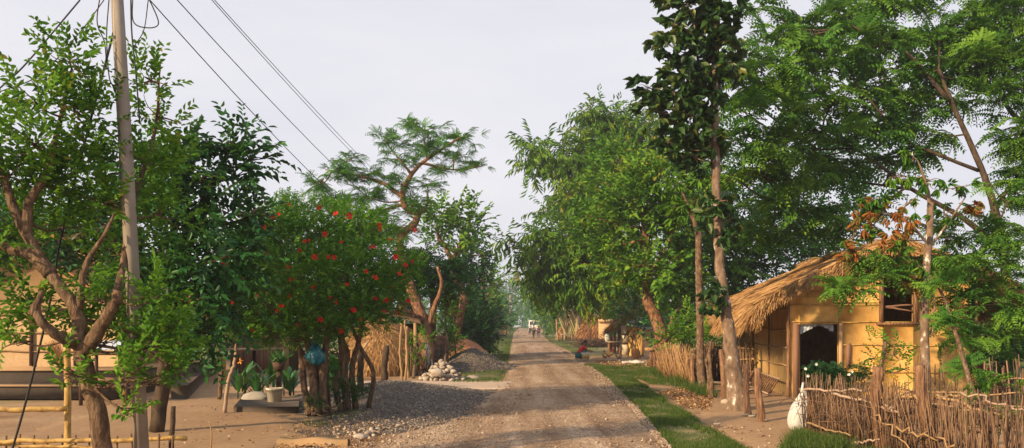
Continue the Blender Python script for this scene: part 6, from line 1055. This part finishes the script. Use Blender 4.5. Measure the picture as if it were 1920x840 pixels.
# crouching person with bucket
SQ = dict(pelvis=(0, -.12, .22), chest=(0, .10, .52), neck=(0, .18, .68), head=(0, .25, .80), look=(0, .8, -.6), shl=(-.17, .12, .62), ell=(-.19, .32, .45), wrl=(-.09, .52, .42), shr=(.17, .12, .62), elr=(.19, .32, .45), wrr=(.09, .52, .42), hil=(-.1, -.08, .22), knl=(-.18, .24, .44), anl=(-.12, .02, .07), tol=(-.13, .17, .035), hir=(.1, -.08, .22), knr=(.18, .24, .44), anr=(.12, .02, .07), tor=(.13, .17, .035))
person('person in a red top and dark green skirt crouching over a bucket by the road', G(1088, 675), R(-80), SQ, None, 'red_cloth', 'teal_cloth', .2)
root = thing('bucket', 'pale round bucket in front of the crouching person', 'bucket', G(1098, 676)); p = np.array(root.location); b = MB(); lathe(b, p, [(.001, .01), (.14, .01), (.185, .3), (.2, .33), (.2, .36), (.175, .36), (.13, .04), (.001, .04)], 20); b.build('tub', M['cream'], root, True); b = MB(); lathe(b, p, [(.168, .12), (.18, .13), (.188, .22), (.178, .23)], 20); b.build('band', M['bamboo'], root, True)
# people, bicycle and vehicle down the road
person('person in a pale blue shirt walking away beside the white vehicle', W(994, 0, 128) * [1, 1, 0], R(0), STAND, 'people on the road by the vehicle', 'blue_cloth', 'dark_cloth')
person('person in a purple top walking on the right side of the cyclist', W(1010, 0, 95) * [1, 1, 0], R(15), STAND, 'people on the road by the vehicle', 'purple_cloth', 'purple_cloth', scale=.82)
cl_ = W(1001, 0, 94) * [1, 1, 0]; CY = dict(pelvis=(0, -.10, .92), chest=(0, .12, 1.18), neck=(0, .2, 1.32), head=(0, .26, 1.44), shl=(-.17, .14, 1.28), ell=(-.24, .32, 1.1), wrl=(-.24, .5, 1.02), shr=(.17, .14, 1.28), elr=(.24, .32, 1.1), wrr=(.24, .5, 1.02), hil=(-.09, -.08, .88), knl=(-.11, .22, .78), anl=(-.11, .05, .42), tol=(-.11, .18, .38), hir=(.09, -.08, .88), knr=(.11, .22, .60), anr=(.11, .08, .20), tor=(.11, .21, .16))
person('person in a white shirt riding a bicycle in front of the white vehicle', cl_, R(175), CY, 'people on the road by the vehicle', 'cloth_white', 'dark_cloth')
bk_ = thing('bicycle', 'black bicycle under the rider in the white shirt', 'bicycle', cl_); f = lambda P: np.array(P) @ np.array([[math.cos(R(175)), math.sin(R(175)), 0], [-math.sin(R(175)), math.cos(R(175)), 0], [0, 0, 1]]) + cl_
for y in (-.5, .55):
    a = np.linspace(0, 2 * np.pi, 25); b = MB(); b.tube(f(np.stack([np.zeros(25), y + .33 * np.cos(a), .34 + .33 * np.sin(a)], 1)), .02, 5); wh = b.build('wheel', M['rubber'], bk_)
    b = MB(); [b.tube(f([(0, y, .34), (0, y + .32 * math.cos(t), .34 + .32 * math.sin(t))]), .004, 3) for t in np.arange(0, 6.28, .5)]; b.build('spokes', M['rail_grey'], wh)
b = MB(); [b.tube(f(P), .016, 5) for P in ([(0, -.5, .34), (0, -.1, .34), (0, .42, .80), (0, -.15, .78), (0, -.5, .34)], [(0, -.1, .34), (0, -.2, .85)], [(0, .55, .34), (0, .40, .98)])]; b.build('frame', M['rubber'], bk_); b = MB(); b.tube(f([(-.27, .48, 1.0), (0, .40, .99), (.27, .48, 1.0)]), .014, 5); b.build('handlebar', M['rubber'], bk_); b = MB(); b.tube(f([(0, -.32, .86), (0, -.08, .88)]), np.array([.07, .03]), 6); b.build('saddle', M['rubber'], bk_)
vx, vy = W(1001, 0, 136)[0], 136.0; v = thing('jeep', 'boxy white vehicle with a wide windscreen coming down the road', 'vehicle', (vx, vy, 0)); b = MB()
prof_ = [(0, .55), (0, 1.25), (.15, 1.35), (.75, 1.42), (1.0, 2.15), (1.15, 2.28), (3.9, 2.28), (4.05, 2.1), (4.1, .55)]
V = []
for x, k_ in ((-.86, 0), (-.80, 1), (.80, 1), (.86, 0)): V.append([(vx + x * (1 if z < 1.5 else .94), vy + y, z + (.0 if k_ else -.04)) for y, z in prof_])
V = np.array(V); b.grid(V, close=True); 
for e in (V[0], V[-1]): c_ = e.mean(0); b.add(np.vstack([e, c_]), None, [(i, (i + 1) % len(e), len(e)) for i in range(len(e))])
b.build('body', M['car_white'], v)
def quadp(P, nm, mat, par=v, t=(0, -.02, 0)): b = MB(); b.prism(P, t); return b.build(nm, M[mat], par)
for x0, x1 in ((-.70, -.04), (.04, .70)): quadp([(vx + x0, vy + .78, 1.48), (vx + x1, vy + .78, 1.48), (vx + x1 * .97, vy + .985, 2.08), (vx + x0 * .97, vy + .985, 2.08)], 'windscreen', 'glass', t=(0, -.03, .01))
for s_ in (-1, 1):
    for y0, y1 in ((1.2, 2.1), (2.2, 3.0), (3.1, 3.8)): quadp([(vx + s_ * .845, vy + y0, 1.5), (vx + s_ * .845, vy + y1, 1.5), (vx + s_ * .80, vy + y1, 2.1), (vx + s_ * .80, vy + y0, 2.1)], 'window', 'glass', t=(s_ * .02, 0, 0))
    b = MB(); lathe(b, (vx + s_ * .6, vy - .05, 1.02), [(.001, .03), (.1, .02), (.12, -.03)], 12, axis=(0, -1, 0)); b.build('headlight', M['white_paint'], v, True)
    for y in (.75, 3.3): b = MB(); lathe(b, (vx + s_ * .72, vy + y, .38), [(.001, -.1), (.33, -.1), (.38, -.05), (.38, .05), (.33, .1), (.001, .1)], 18, axis=(1, 0, 0)); wh = b.build('wheel', M['rubber'], v, True); b = MB(); lathe(b, (vx + s_ * .84, vy + y, .38), [(.001, 0), (.2, 0), (.2, -.03)], 12, axis=(s_, 0, 0)); b.build('rim', M['tin'], wh, True)
quadp([(vx - .35, vy - .005, .7), (vx + .35, vy - .005, .7), (vx + .35, vy - .005, 1.15), (vx - .35, vy - .005, 1.15)], 'grille', 'rubber'); b = MB(); b.box((vx, vy - .12, .52), (1.75, .18, .2)); b.build('bumper', M['rubber'], v)
b = MB(); [b.tube([(vx - .65, vy + y, 2.38), (vx + .65, vy + y, 2.38)], .025, 5) for y in (1.3, 2.0, 2.7, 3.4)]; [b.tube([(vx + x, vy + 1.2, 2.38), (vx + x, vy + 3.5, 2.38)], .025, 5) for x in (-.68, .68)]; b.build('roof_rack', M['tin'], v)

# ---- haze
hb = MB(); hb.box((0, 180, 8.4), (940, 520, 18.9)); m, n, o = newmat('haze_air'); pv = n.nodes.new('ShaderNodeVolumePrincipled'); pv.inputs['Color'].default_value = (.80, .84, .90, 1); pv.inputs['Density'].default_value = .0010; pv.inputs['Anisotropy'].default_value = .25; n.links.new(pv.outputs[0], o.inputs['Volume']); hz = hb.build('haze', m); hz['kind'] = 'stuff'
